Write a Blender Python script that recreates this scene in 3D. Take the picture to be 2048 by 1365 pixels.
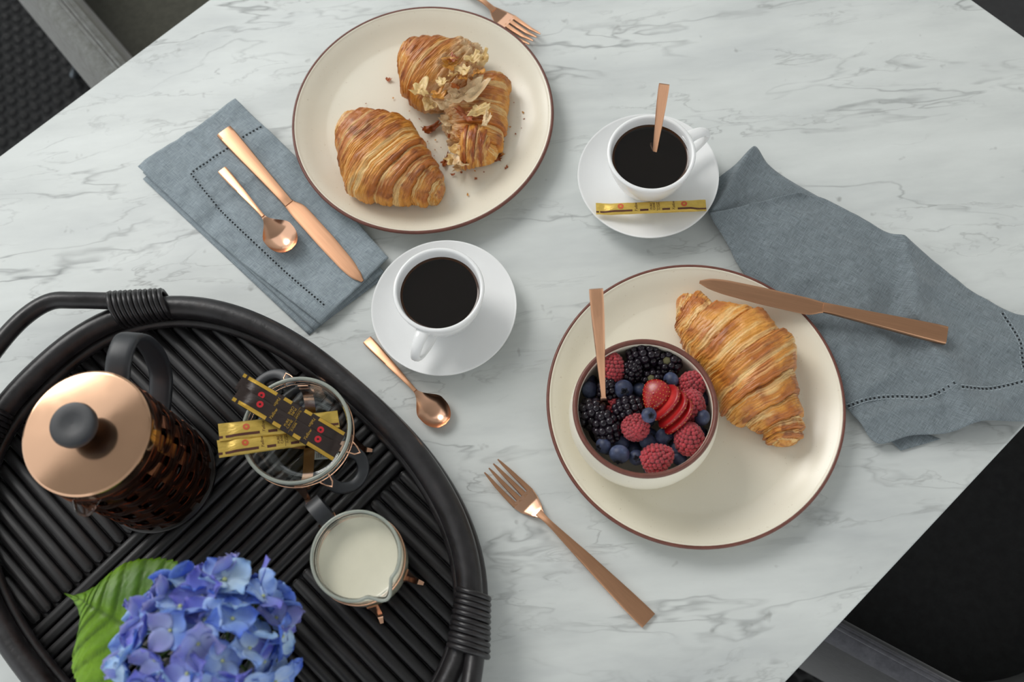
import bpy, bmesh, math, random
import numpy as np
from mathutils import Vector, Matrix
for o in list(bpy.data.objects): bpy.data.objects.remove(o)
SC = bpy.context.scene
COL = SC.collection
rad = math.radians
TZ = 0.75                      # height of the table top above the floor
random.seed(5)
# ------------------------------------------------------------------ camera
FPX, TH, RO, CH = 2049.5, 0.35629, -0.14542, 0.935
cF = np.array([0, math.sin(TH), -math.cos(TH)]); cU0 = np.array([0, math.cos(TH), math.sin(TH)]); cR0 = np.array([1., 0, 0])
cR = cR0*math.cos(RO)+cU0*math.sin(RO); cU = -cR0*math.sin(RO)+cU0*math.cos(RO)
cam_d = bpy.data.cameras.new('camera'); cam = bpy.data.objects.new('camera', cam_d); COL.objects.link(cam)
m = Matrix(((cR[0], cU[0], -cF[0], 0), (cR[1], cU[1], -cF[1], 0), (cR[2], cU[2], -cF[2], TZ+CH), (0, 0, 0, 1)))
cam.matrix_world = m
cam_d.sensor_width = 36; cam_d.lens = FPX/2048*36; cam_d.clip_start = .05
cam_d.dof.use_dof = True; cam_d.dof.focus_distance = 0.975; cam_d.dof.aperture_fstop = 4.5
SC.camera = cam
# ------------------------------------------------------------------ light and exposure
w = bpy.data.worlds.new('world'); SC.world = w; w.use_nodes = True
bg = w.node_tree.nodes['Background']; bg.inputs[0].default_value = (0.95, 0.985, 1.0, 1); bg.inputs[1].default_value = 1.12
SC.view_settings.view_transform = 'Standard'; SC.view_settings.look = 'None'
SC.view_settings.gamma = 1; SC.view_settings.use_curve_mapping = False
SC.view_settings.exposure = 0.0
AX = rad(35.4)                 # direction of the table's long side
ex = np.array([math.cos(AX), math.sin(AX), 0]); en = np.array([-math.sin(AX), math.cos(AX), 0])
def room(e, n, z=0): return ex*e+en*n+np.array([0, 0, z])
def area(name, pos, target, sx, sy, power, color):
    d = bpy.data.lights.new(name, 'AREA'); d.shape = 'RECTANGLE'; d.size = sx; d.size_y = sy; d.energy = power; d.color = color
    o = bpy.data.objects.new(name, d); COL.objects.link(o); o.location = pos
    v = Vector(target)-Vector(pos); o.rotation_euler = v.to_track_quat('-Z', 'Y').to_euler(); return o
WN = 3.9                       # distance of the window wall
sd_ = bpy.data.lights.new('hazy_sun', 'SUN'); sd_.energy = 1.4; sd_.angle = rad(27); sd_.color = (1.0, .975, .94)
sun = bpy.data.objects.new('hazy_sun', sd_); COL.objects.link(sun)
sa_, se_ = rad(127), rad(41); sun.rotation_euler = Vector((math.cos(sa_)*math.cos(se_), math.sin(sa_)*math.cos(se_), math.sin(se_))).to_track_quat('Z', 'Y').to_euler()

# ------------------------------------------------------------------ helpers
def P(u, v, h=0.):
    """point of the room seen at photo pixel (u,v), at height h above the table top"""
    d = cF+(u-1024)/FPX*cR-(v-682.5)/FPX*cU
    s = (h-CH)/d[2]
    q = d*s; return np.array([q[0], q[1], TZ+h])
def PX(p):
    d = np.asarray(p, float)-np.array([0, 0, TZ+CH]); z = d@cF
    return 1024+FPX*(d@cR)/z, 682.5-FPX*(d@cU)/z
def wm(o):
    M = o.matrix_basis.copy()
    while o.parent: o = o.parent; M = o.matrix_basis @ M
    return M
def thing(name, label, cat, loc=(0, 0, 0), rot=(0, 0, 0), group=None):
    o = bpy.data.objects.new(name, None); COL.objects.link(o); o.empty_display_size = .02
    o.location = loc; o.rotation_euler = rot if hasattr(rot, '__len__') else (0, 0, rot)
    return tag(o, label, cat, group)
def tag(o, label, cat, group=None):
    o['label'] = label; o['category'] = cat
    if group: o['group'] = group
    return o
def struct(o): o['kind'] = 'structure'; return o
def obj(name, V, F, mat, parent=None, local=False, smooth=True, col=None, mats=None, mi=None, sharp=None):
    V = np.asarray(V, float).reshape(-1, 3)
    if parent is not None and not local:
        M = np.array(wm(parent).inverted()); V = V@M[:3, :3].T+M[:3, 3]
    me = bpy.data.meshes.new(name); me.from_pydata(V.tolist(), [], [list(map(int, f)) for f in F])
    if mat: me.materials.append(mat)
    if mats:
        for k in mats: me.materials.append(k)
    if mi is not None: me.polygons.foreach_set('material_index', np.asarray(mi, np.int32))
    if smooth: me.polygons.foreach_set('use_smooth', [True]*len(me.polygons))
    if col is not None:
        a = me.color_attributes.new('col', 'FLOAT_COLOR', 'POINT'); c = np.ones((len(V), 4)); c[:, :3] = col
        a.data.foreach_set('color', c.ravel())
    me.update()
    if mat is not None and mat.name.startswith('clear_glass'):
        b_ = bmesh.new(); b_.from_mesh(me); bmesh.ops.remove_doubles(b_, verts=b_.verts, dist=1e-6); bmesh.ops.recalc_face_normals(b_, faces=b_.faces); b_.to_mesh(me); b_.free()
    if sharp: me.set_sharp_from_angle(angle=rad(sharp))
    o = bpy.data.objects.new(name, me); COL.objects.link(o)
    if parent is not None: o.parent = parent
    return o
def free(name, label, cat, V, F, mat, group=None, loc=None, **k):
    """a top-level thing that is one mesh, origin at its own centre"""
    V = np.asarray(V, float)
    if loc is None: loc = [V[:, 0].mean(), V[:, 1].mean(), V[:, 2].min()]
    loc = np.asarray(loc, float)
    o = obj(name, V-loc, F, mat, **k); o.location = loc; return tag(o, label, cat, group)
def grid_faces(nu, nv, cu=False, cv=False):
    F = []
    for i in range(nu if cu else nu-1):
        for j in range(nv if cv else nv-1):
            a = i*nv+j; b = ((i+1) % nu)*nv+j; c = ((i+1) % nu)*nv+(j+1) % nv; d = i*nv+(j+1) % nv
            F.append((a, b, c, d))
    return F
def join(parts):
    V = []; F = []; n = 0
    for v, f in parts:
        v = np.asarray(v); V.append(v); F += [tuple(i+n for i in q) for q in f]; n += len(v)
    return np.vstack(V), F
def lathe(prof, n=64, c=(0, 0, 0), closed=False):
    prof = np.asarray(prof, float); t = np.linspace(0, 2*np.pi, n, endpoint=False)
    V = np.stack([prof[:, None, 0]*np.cos(t), prof[:, None, 0]*np.sin(t), prof[:, None, 1]+0*t], -1).reshape(-1, 3)+np.asarray(c)
    F = [tuple(reversed(f)) for f in grid_faces(len(prof), n, cu=closed, cv=True)]
    return V, F
def disc(r, z, n=48, c=(0, 0, 0)):
    t = np.linspace(0, 2*np.pi, n, endpoint=False)
    return np.stack([r*np.cos(t), r*np.sin(t), z+0*t], -1)+np.asarray(c), [tuple(range(n))]
def smooth_line(pts, n, closed=False):
    pts = np.asarray(pts, float); k = len(pts)
    if closed: q = np.vstack([pts[-1:], pts, pts[:2]]); seg = k
    else: q = np.vstack([2*pts[0]-pts[1], pts, 2*pts[-1]-pts[-2]]); seg = k-1
    s = np.linspace(0, seg, n, endpoint=not closed); i = np.minimum(s.astype(int), seg-1); f = (s-i)[:, None]
    a, b, c, d = q[i], q[i+1], q[i+2], q[i+3]
    return .5*((2*b)+(-a+c)*f+(2*a-5*b+4*c-d)*f**2+(-a+3*b-3*c+d)*f**3)
def tube(pts, r, n=10, closed=False, caps=True, flat=1., up=None):
    pts = np.asarray(pts, float); k = len(pts); r = np.broadcast_to(np.asarray(r, float), (k,))
    T = np.gradient(pts, axis=0) if not closed else (np.roll(pts, -1, 0)-np.roll(pts, 1, 0))
    T /= np.linalg.norm(T, axis=1)[:, None]+1e-12
    up0 = np.array([0, 0, 1.]) if up is None else np.asarray(up, float)
    V = []
    N = None
    for i in range(k):
        if N is None:
            N = np.cross(T[i], up0)
            if np.linalg.norm(N) < 1e-3: N = np.cross(T[i], [1., 0, 0])
        N = N-T[i]*(N@T[i]); N /= np.linalg.norm(N); B = np.cross(T[i], N)
        for j in range(n):
            a = 2*np.pi*j/n; V.append(pts[i]+r[i]*(math.cos(a)*N+flat*math.sin(a)*B))
    F = [tuple(reversed(f)) for f in grid_faces(k, n, cu=closed, cv=True)]
    if caps and not closed: F.append(tuple(range(n))); F.append(tuple(reversed(range((k-1)*n, k*n))))
    return np.array(V), F
def box(c, s, b=0., M=None):
    """bevelled box, centre c, size s"""
    hx, hy, hz = np.asarray(s)/2.; V = []; F = []
    if b <= 0:
        V = [(x, y, z) for x in (-hx, hx) for y in (-hy, hy) for z in (-hz, hz)]
        F = [(0, 1, 3, 2), (4, 6, 7, 5), (0, 4, 5, 1), (2, 3, 7, 6), (0, 2, 6, 4), (1, 5, 7, 3)]
    else:
        def ring(ix, iy, z, k=3):
            q = []
            for sx, sy, a0 in ((1, 1, 0), (-1, 1, 90), (-1, -1, 180), (1, -1, 270)):
                for j in range(k+1):
                    a = rad(a0+90*j/k); q.append((sx*(hx-b)+(b-ix)*math.cos(a), sy*(hy-b)+(b-ix)*math.sin(a), z))
            return q
        R = [ring(b*.7, 0, -hz), ring(b*.2, 0, -hz+b*.3), ring(0, 0, -hz+b), ring(0, 0, hz-b), ring(b*.2, 0, hz-b*.3), ring(b*.7, 0, hz)]
        n = len(R[0]); V = sum(R, []); F = [tuple(reversed(f)) for f in grid_faces(6, n, cv=True)]
        F.append(tuple(reversed(range(n)))); F.append(tuple(range(5*n, 6*n)))
    V = np.asarray(V, float)
    if M is not None: V = V@np.asarray(M).T
    return V+np.asarray(c), F
def frame_from(x, up=(0, 0, 1)):
    x = np.asarray(x, float); x = x/np.linalg.norm(x); y = np.cross(up, x); y /= np.linalg.norm(y); z = np.cross(x, y)
    return np.stack([x, y, z], 1)            # columns
def place(o, A, B, roll=0.):
    """put a thing built along local +x at A, pointing to B"""
    R = Matrix(frame_from(np.asarray(B)-np.asarray(A)).tolist()) @ Matrix.Rotation(roll, 3, 'X')
    o.location = A; o.rotation_euler = R.to_euler()
def copy_tree(o, parent=None):
    c = o.copy(); COL.objects.link(c)
    if parent is not None: c.parent = parent
    for ch in list(o.children): copy_tree(ch, c)
    return c
# value noise
def _h(ix, iy, iz, s):
    n = (ix*374761393+iy*668265263+iz*2147483647+s*1274126177) & 0xffffffff
    n = ((n ^ (n >> 13))*1274126177) & 0xffffffff
    return ((n ^ (n >> 16)) & 0xffff)/65535.
def noise(x, y, z=0., s=0):
    x, y, z = np.broadcast_arrays(np.asarray(x, float), y, z)
    ix, iy, iz = np.floor(x).astype(np.int64), np.floor(y).astype(np.int64), np.floor(z).astype(np.int64)
    fx, fy, fz = x-ix, y-iy, z-iz
    fx, fy, fz = (f*f*(3-2*f) for f in (fx, fy, fz)); r = 0
    for a in (0, 1):
        for b in (0, 1):
            for c in (0, 1):
                r = r+(fx if a else 1-fx)*(fy if b else 1-fy)*(fz if c else 1-fz)*_h(ix+a, iy+b, iz+c, s)
    return r*2-1
def fbm(x, y, z=0., o=4, s=0):
    r = 0; a = .5
    for i in range(o): r = r+a*noise(x*2**i, y*2**i, np.asarray(z)*2**i, s+i*7); a *= .5
    return r
def sstep(a, b, x): t = np.clip((x-a)/(b-a), 0, 1); return t*t*(3-2*t)
def lin(*c): return tuple(((v/255.)/12.92 if v <= 10 else (((v/255.)+.055)/1.055)**2.4) for v in c)
def mixc(a, b, t): t = np.asarray(t)[..., None]; return np.asarray(a)*(1-t)+np.asarray(b)*t

# ------------------------------------------------------------------ materials
class NT:
    def __init__(s, name):
        s.m = bpy.data.materials.new(name); s.m.use_nodes = True; s.t = s.m.node_tree; s.b = s.t.nodes['Principled BSDF']
    def n(s, t, **k):
        q = s.t.nodes.new('ShaderNode'+t)
        for a, v in k.items():
            if a.startswith('i_'): q.inputs[a[2:].replace('_', ' ')].default_value = v
            else: setattr(q, a, v)
        return q
    def l(s, a, b): s.t.links.new(a, b)
    def set(s, **k):
        for a, v in k.items():
            a = a.replace('_', ' ')
            if isinstance(v, tuple) and len(v) == 3: v = v+(1,)
            s.b.inputs[a].default_value = v
        return s
    def coord(s, scale=(1, 1, 1), rot=(0, 0, 0), kind='Object'):
        tc = s.n('TexCoord'); mp = s.n('Mapping'); s.l(tc.outputs[kind], mp.inputs[0])
        mp.inputs['Scale'].default_value = scale; mp.inputs['Rotation'].default_value = rot; return mp.outputs[0]
    def noise(s, vec, scale, detail=4, rough=.55, dist=0.):
        q = s.n('TexNoise'); q.inputs['Scale'].default_value = scale; q.inputs['Detail'].default_value = detail
        q.inputs['Roughness'].default_value = rough; q.inputs['Distortion'].default_value = dist
        if vec is not None: s.l(vec, q.inputs['Vector'])
        return q.outputs[0]
    def math(s, op, a, b=None, c=None, clamp=False):
        q = s.n('Math', operation=op, use_clamp=clamp)
        for i, v in enumerate((a, b, c)):
            if v is None: continue
            if isinstance(v, (int, float)): q.inputs[i].default_value = v
            else: s.l(v, q.inputs[i])
        return q.outputs[0]
    def ramp(s, fac, stops):
        q = s.n('ValToRGB'); r = q.color_ramp
        while len(r.elements) < len(stops): r.elements.new(.5)
        for e, (p, c) in zip(r.elements, stops): e.position = p; e.color = tuple(c)+(1,) if len(c) == 3 else c
        s.l(fac, q.inputs[0]); return q.outputs[0]
    def mix(s, fac, a, b, mode='MIX'):
        q = s.n('Mix', data_type='RGBA', blend_type=mode)
        for i, v in ((0, fac), (6, a), (7, b)):
            if isinstance(v, (int, float)): q.inputs[i].default_value = v
            elif isinstance(v, tuple): q.inputs[i].default_value = v+(1,) if len(v) == 3 else v
            else: s.l(v, q.inputs[i])
        return q.outputs[2]
    def bump(s, h, strength=.3, dist=.001):
        q = s.n('Bump'); q.inputs['Strength'].default_value = strength; q.inputs['Distance'].default_value = dist
        s.l(h, q.inputs['Height']); s.l(q.outputs[0], s.b.inputs['Normal'])
    def color(s, c): s.l(c, s.b.inputs['Base Color'])
def simple(name, c, rough=.5, metal=0., var=.06, bump=.0, bs=300, **k):
    """plain surface with slight procedural variation"""
    t = NT(name); t.set(Roughness=rough, Metallic=metal, **k); v = t.coord()
    n = t.noise(v, bs*.3, 3); lo = tuple(x*(1-var) for x in c); hi = tuple(min(1, x*(1+var)) for x in c)
    t.color(t.ramp(n, [(.3, lo), (.7, hi)]))
    if bump: t.bump(t.noise(v, bs, 3), bump, .0005)
    return t.m
MAT = {}
# marble
t = NT('white_marble'); t.set(Roughness=.42, IOR=1.4, Specular_IOR_Level=.32)
v0 = t.coord(rot=(0, 0, rad(38)), kind='Object')
sep = t.n('Mapping'); t.l(v0, sep.inputs[0]); sep.inputs['Scale'].default_value = (.8, 2.9, 1); vv = sep.outputs[0]
wp = t.n('TexNoise', noise_dimensions='3D'); wp.inputs['Scale'].default_value = 3.2; wp.inputs['Detail'].default_value = 5; t.l(vv, wp.inputs['Vector'])
wadd = t.n('VectorMath', operation='MULTIPLY_ADD'); t.l(wp.outputs['Color'], wadd.inputs[0]); wadd.inputs[1].default_value = (.32, .32, .32); t.l(vv, wadd.inputs[2])
wv = wadd.outputs[0]
def vein(scale, width, detail, off):
    mp = t.n('Mapping'); t.l(wv, mp.inputs[0]); mp.inputs['Location'].default_value = (off, off*1.7, off*.3)
    n = t.noise(mp.outputs[0], scale, detail, .55, .15)
    d = t.math('ABSOLUTE', t.math('SUBTRACT', n, .5))
    return t.math('SUBTRACT', 1., t.math('DIVIDE', d, width), clamp=True)
def mask(scale, lo, hi, off):
    mp = t.n('Mapping'); t.l(vv, mp.inputs[0]); mp.inputs['Location'].default_value = (off, -off, off)
    n = t.noise(mp.outputs[0], scale, 4, .6); q = t.n('MapRange'); t.l(n, q.inputs[0])
    q.inputs[1].default_value = lo; q.inputs[2].default_value = hi; q.clamp = True; return q.outputs[0]
v1 = t.math('MULTIPLY', t.math('POWER', vein(3.6, .016, 4, 0), 1.3), mask(4.5, .42, .68, 3))
v2 = t.math('MULTIPLY', t.math('POWER', vein(8.5, .020, 5, 5), 1.4), mask(7, .45, .7, 9))
v3 = t.math('MULTIPLY', vein(2.2, .10, 6, 11), mask(5, .4, .75, 14))
sp = t.math('SUBTRACT', 1., t.math('DIVIDE', t.math('SUBTRACT', t.noise(v0, 55, 2), .0), .30), clamp=True)
sm = t.math('MULTIPLY', sp, 3., clamp=True)
cloud = t.noise(vv, 6, 6, .6)
base = t.ramp(cloud, [(.25, lin(196, 200, 199)), (.5, lin(213, 217, 215)), (.75, lin(224, 228, 226))])
c = t.mix(t.math('MULTIPLY', v3, .45), base, lin(165, 170, 174))
c = t.mix(t.math('MULTIPLY', v1, .72), c, lin(112, 115, 116))
c = t.mix(t.math('MULTIPLY', v2, .62), c, lin(130, 132, 131))
c = t.mix(t.math('MULTIPLY', sm, .55), c, lin(130, 130, 128))
t.color(c); t.b.inputs['Subsurface Weight'].default_value = .0
MAT['marble'] = t.m
# ceramics
def ceramic(name, c, rough=.22, speck=None):
    t = NT(name); t.set(Roughness=rough, IOR=1.5); v = t.coord(); n = t.noise(v, 14, 4)
    a = t.ramp(n, [(.3, tuple(x*.96 for x in c)), (.7, c)])
    if speck: a = t.mix(t.math('MULTIPLY', t.math('GREATER_THAN', t.noise(v, 420, 2), .72), .35), a, speck)
    t.color(a); return t.m
MAT['cream'] = ceramic('cream_glaze', lin(238, 232, 214), .24, lin(180, 160, 130))
MAT['white'] = ceramic('white_porcelain', lin(246, 247, 247), .14)
MAT['rim'] = simple('brown_unglazed_rim', lin(112, 66, 55), .45, var=.15, bs=500)
# copper
def copper(name, c, rough, aniso=.0, var=.12, sc=(1, 30, 30)):
    t = NT(name); t.set(Metallic=1., Roughness=rough); v = t.coord(scale=sc); n = t.noise(v, 30, 4)
    t.color(t.ramp(n, [(.25, tuple(x*(1-var) for x in c)), (.75, c)]))
    r = t.math('MULTIPLY_ADD', n, .14, rough-.07); t.l(r, t.b.inputs['Roughness']); t.bump(n, .02, .0003); return t.m
MAT['copper'] = copper('brushed_copper', lin(210, 160, 126), .32)
MAT['copper_shine'] = copper('polished_copper', lin(228, 180, 150), .19, sc=(1, 1, 1), var=.05)
MAT['copper_dark'] = copper('dark_copper', lin(146, 96, 72), .2)
MAT['copper_lid'] = copper('satin_copper', lin(214, 172, 141), .12, sc=(1, 1, 1), var=.03)
MAT['black_plastic'] = simple('black_plastic', lin(44, 46, 50), .42, bump=.05, bs=900)
MAT['black_metal'] = simple('black_metal', lin(30, 26, 25), .3)
def glass(name, tint=(1, 1, 1)):
    t = NT(name); t.set(Roughness=.0, IOR=1.5); t.b.inputs['Transmission Weight'].default_value = 1.; t.b.inputs['Base Color'].default_value = tint+(1,)
    return t.m
MAT['glass'] = glass('clear_glass', (.97, 1., .99))
t = NT('glass_rim_glint'); t.set(Roughness=.22, IOR=1.5); t.b.inputs['Transmission Weight'].default_value = .55; t.color(t.ramp(t.noise(t.coord(), 40, 3), [(.3, lin(196, 204, 194)), (.7, lin(216, 222, 210))])); MAT['glass_rim_glint'] = t.m  # highlight on the clear glass rims, put into a pale half-opaque colour
MAT['coffee'] = simple('black_coffee', lin(16, 11, 9), .04, var=.1)
MAT['coffee_edge'] = simple('amber_coffee_edge', lin(60, 32, 10), .08)
MAT['milk'] = simple('milk', lin(226, 222, 200), .25, var=.02)
MAT['rattan'] = None
t = NT('black_lacquered_rattan'); t.set(Roughness=.36); v = t.coord(scale=(1, 1, 1)); n = t.noise(v, 60, 6, .6)
t.color(t.ramp(n, [(.3, lin(21, 19, 20)), (.6, lin(38, 36, 38)), (.82, lin(50, 42, 40))])); t.l(t.math('MULTIPLY_ADD', n, .28, .2), t.b.inputs['Roughness'])
t.bump(t.noise(v, 220, 5, .6), .22, .001); MAT['rattan'] = t.m
t = NT('black_rattan_rods'); t.set(Roughness=.42); v = t.coord(scale=(2, 26, 26)); n = t.noise(v, 12, 5, .6)
t.color(t.ramp(n, [(.3, lin(24, 23, 24)), (.7, lin(43, 42, 43))])); t.bump(n, .35, .0012); MAT['rod'] = t.m
# linen
def linen(name, c1, c2):
    t = NT(name); t.set(Roughness=.85); t.b.inputs['Sheen Weight'].default_value = .25
    a = t.noise(t.coord(scale=(30, 640, 1)), 3, 5, .65); b = t.noise(t.coord(scale=(640, 30, 1)), 3, 5, .65)
    wx = t.n('TexWave', bands_direction='X'); wx.inputs['Scale'].default_value = 380; t.l(t.coord(), wx.inputs[0])
    wy = t.n('TexWave', bands_direction='Y'); wy.inputs['Scale'].default_value = 380; t.l(t.coord(), wy.inputs[0])
    s = t.math('ADD', t.math('MULTIPLY', a, .5), t.math('MULTIPLY', b, .5))
    t.color(t.ramp(s, [(.38, c1), (.62, c2)]))
    h = t.math('ADD', t.math('ADD', wx.outputs[1], wy.outputs[1]), t.math('MULTIPLY', s, 3.)); t.bump(h, .3, .0004); return t.m
MAT['linen'] = linen('blue_grey_linen', lin(112, 125, 133), lin(170, 182, 189))
MAT['linen_dark'] = linen('slate_grey_linen', lin(84, 93, 98), lin(136, 147, 153))
MAT['stitch'] = simple('open_stitch_holes', lin(26, 30, 34), .9)
MAT['thread'] = simple('stitch_thread', lin(150, 160, 166), .9)
# vertex-coloured foods
def food(name, rough=.45, bumpS=.3, bs=500, sss=.0, coat=.0, ssc=(1, .5, .3), varm=.2):
    t = NT(name); t.set(Roughness=rough); a = t.n('Attribute', attribute_name='col'); v = t.coord()
    n = t.noise(v, bs, 4, .6); m_ = t.mix(1., a.outputs[0], t.ramp(n, [(.25, (1-varm,)*3), (.75, (1, 1, 1))]), 'MULTIPLY')
    t.color(m_); t.bump(n, bumpS, .0008)
    if sss: t.b.inputs['Subsurface Weight'].default_value = sss; t.b.inputs['Subsurface Radius'].default_value = ssc; t.b.inputs['Subsurface Scale'].default_value = .003
    if coat: t.b.inputs['Coat Weight'].default_value = coat; t.b.inputs['Coat Roughness'].default_value = .25
    return t.m
MAT['crust'] = food('croissant_crust', .36, .55, 700, .12, .25)
MAT['petal'] = food('blue_petal', .55, .12, 300, .25, 0, (.3, .4, 1), .08)
MAT['leafm'] = food('green_leaf', .45, .3, 260, .1, 0, (.3, .8, .1), .25)
MAT['straw'] = food('strawberry_flesh', .3, .1, 400, .3, .3)
MAT['rasp'] = simple('raspberry_red', lin(170, 38, 50), .5, var=.25, bs=260); q = MAT['rasp'].node_tree.nodes['Principled BSDF']
q.inputs['Subsurface Weight'].default_value = .25; q.inputs['Subsurface Radius'].default_value = (1, .2, .2); q.inputs['Subsurface Scale'].default_value = .003; q.inputs['Sheen Weight'].default_value = .5
MAT['black_berry'] = simple('blackberry_black', lin(30, 22, 32), .16, var=.4, bs=300)
MAT['berry_core'] = simple('pale_green_core', lin(96, 92, 60), .7)
t = NT('blueberry_skin'); t.set(Roughness=.5); v = t.coord(); n = t.noise(v, 70, 5, .6)
t.color(t.ramp(n, [(.3, lin(30, 34, 54)), (.52, lin(62, 72, 102)), (.75, lin(118, 130, 158))])); MAT['blue'] = t.m
MAT['blue_dark'] = simple('blueberry_crown', lin(20, 22, 36), .7)
def foil(name, c, rough=.3, metal=.7):
    t = NT(name); t.set(Metallic=metal, Roughness=rough); v = t.coord(scale=(60, 140, 60)); n = t.noise(v, 3, 4)
    t.color(t.ramp(n, [(.3, tuple(x*.85 for x in c)), (.7, c)])); t.bump(n, .35, .0015); return t.m
MAT['gold'] = foil('gold_foil', lin(224, 190, 92), .36, .35)
MAT['brownpaper'] = foil('dark_brown_foil', lin(50, 38, 34), .4, .1)
MAT['print_brown'] = simple('brown_print', lin(88, 46, 34), .5)
MAT['print_gold'] = simple('gold_print', lin(206, 166, 66), .35, .4)
MAT['print_red'] = simple('red_print', lin(196, 32, 44), .5)
MAT['print_orange'] = simple('faded_red_print', lin(208, 96, 56), .5)
MAT['paper'] = simple('white_paper', lin(225, 226, 224), .7)
MAT['ink'] = simple('black_ink', lin(28, 28, 30), .7)
MAT['wall'] = simple('white_plaster', lin(228, 228, 224), .9, bump=.1)
MAT['ceil'] = simple('ceiling_plaster', lin(232, 230, 226), .9)
MAT['soffit'] = simple('grey_soffit_plaster', lin(158, 154, 148), .9)
MAT['grout'] = simple('dark_grey_grout', lin(46, 46, 47), .9, bump=.3, bs=400, var=.2)
MAT['tile'] = simple('black_penny_tile', lin(15, 15, 17), .55, var=.25, bs=30, IOR=1.3)
def felt(name, c1, c2):
    t = NT(name); t.set(Roughness=.95); v = t.coord(); n = t.noise(v, 90, 6, .7)
    t.color(t.ramp(n, [(.3, c1), (.7, c2)])); t.bump(n, .22, .0015); t.b.inputs['Sheen Weight'].default_value = .3; return t.m
MAT['felt'] = felt('grey_felt', lin(98, 98, 92), lin(132, 134, 132))
MAT['felt_in'] = felt('olive_grey_felt', lin(70, 69, 60), lin(88, 87, 76))
MAT['felt_dark'] = felt('charcoal_felt', lin(46, 46, 47), lin(58, 58, 60))
MAT['felt_rim'] = felt('charcoal_rim_felt', lin(62, 62, 68), lin(86, 86, 92))
MAT['steel'] = simple('brushed_steel', lin(150, 158, 165), .35, 1.)
MAT['wood'] = simple('dark_wood', lin(40, 32, 28), .5)
MAT['stem'] = simple('green_stem', lin(90, 120, 50), .6)
MAT['yellow'] = simple('pale_yellow_floret_centre', lin(190, 200, 140), .6)

# ------------------------------------------------------------------ the setting
def rbox(name, e0, e1, n0, n1, z0, z1, mat, b=0., parent=None):
    M = np.stack([ex, en, [0, 0, 1]], 1); c = room((e0+e1)/2, (n0+n1)/2, (z0+z1)/2)
    V, F = box((0, 0, 0), (e1-e0, n1-n0, z1-z0), b)
    if parent is None:
        o = obj(name, V, F, mat, smooth=b > 0, sharp=35 if b > 0 else None); o.location = c; o.rotation_euler = (0, 0, AX)
    else: o = obj(name, V@M.T+c, F, mat, parent, smooth=b > 0, sharp=35 if b > 0 else None)
    return o
fl = struct(rbox('floor', -2.6, 2.8, -2.6, WN+.2, -.06, 0, MAT['grout']))
struct(rbox('unseen_ceiling', -2.6, 2.8, -2.6, 1.37, 2.75, 2.87, MAT['ceil']))  # unseen; cut short to let sky light in and split the lid's reflection
we0, we1, wz0, wz1 = -1.2, 2.3, .95, 2.7
wl = struct(obj('wall_back', *join([tuple(rbox_) for rbox_ in [
    (lambda c, s: (box((0, 0, 0), s)[0]@np.stack([ex, en, [0, 0, 1]], 1).T+c, box((0, 0, 0), s)[1]))(room((a+b)/2, WN+.1, (z0+z1)/2), (b-a, .2, z1-z0))
    for a, b, z0, z1 in ((-2.6, we0, 0, 2.75), (we1, 2.8, 0, 2.75), (we0, we1, 0, wz0), (we0, we1, wz1, 2.75))]]), MAT['wall'], smooth=False))
struct(rbox('wall_right', 2.7, 2.8, -2.6, WN, 0, 2.75, MAT['wall']))
win = struct(bpy.data.objects.new('window_1', None)); COL.objects.link(win); win.location = room(.55, WN+.1, 1.8)
for a, b, z0, z1 in ((we0, we1, wz0, wz0+.05), (we0, we1, wz1-.05, wz1), (we0, we0+.05, wz0+.05, wz1-.05), (we1-.05, we1, wz0+.05, wz1-.05), (.52, .57, wz0+.05, wz1-.05)):
    rbox('window_frame', a, b, WN+.08, WN+.13, z0, z1, MAT['black_metal'], parent=win)
for a, b in ((we0+.05, .52), (.57, we1-.05)): rbox('pane', a, b, WN+.1, WN+.106, wz0+.05, wz1-.05, MAT['glass'], parent=win)
# penny tiles
pr = .0112; pitch = .0262
tv, tf = lathe([(0.0001, .0026), (pr*.6, .0026), (pr*.9, .0020), (pr, .0010), (pr, -.001)], 12)
cells = []
for i in range(-75, 76):
    for j in range(-85, 86):
        e = (i+.5*(j & 1))*pitch; n = j*pitch*.866+.3
        p = room(e, n, 0); u, v = PX(p)
        on = -40 < u < 2090 and -40 < v < 1405
        under = False
        if on:                              # hidden below the table top?
            d = p-np.array([0, 0, TZ+CH]); q = np.array([0, 0, TZ+CH])+d*(CH/(CH+TZ)); qe, qn = q@ex, q@en
            under = qe < .815 and -.10 < qn < .815
        cells.append((p, on and not under))
tile_me = None; stuffT = []; cnt = 0
for p, vis in cells:
    if vis and cnt < 300:
        if tile_me is None:
            o = obj('tile', tv, tf, MAT['tile'], local=True); tile_me = o.data
        else: o = bpy.data.objects.new('tile', tile_me); COL.objects.link(o)
        o.parent = fl
        M = np.array(wm(fl).inverted()); o.location = (M[:3, :3]@p+M[:3, 3]); cnt += 1
    elif abs((p@ex)) < 1.9 and not vis: stuffT.append(p)
lv, lf = lathe([(0.0001, .0026), (pr*.8, .0024), (pr, .0006)], 8)
st = obj('tile_field', *join([(lv+p, lf) for p in stuffT]), MAT['tile'], fl); st['kind'] = 'stuff'
print('tiles', cnt, len(stuffT))

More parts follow.
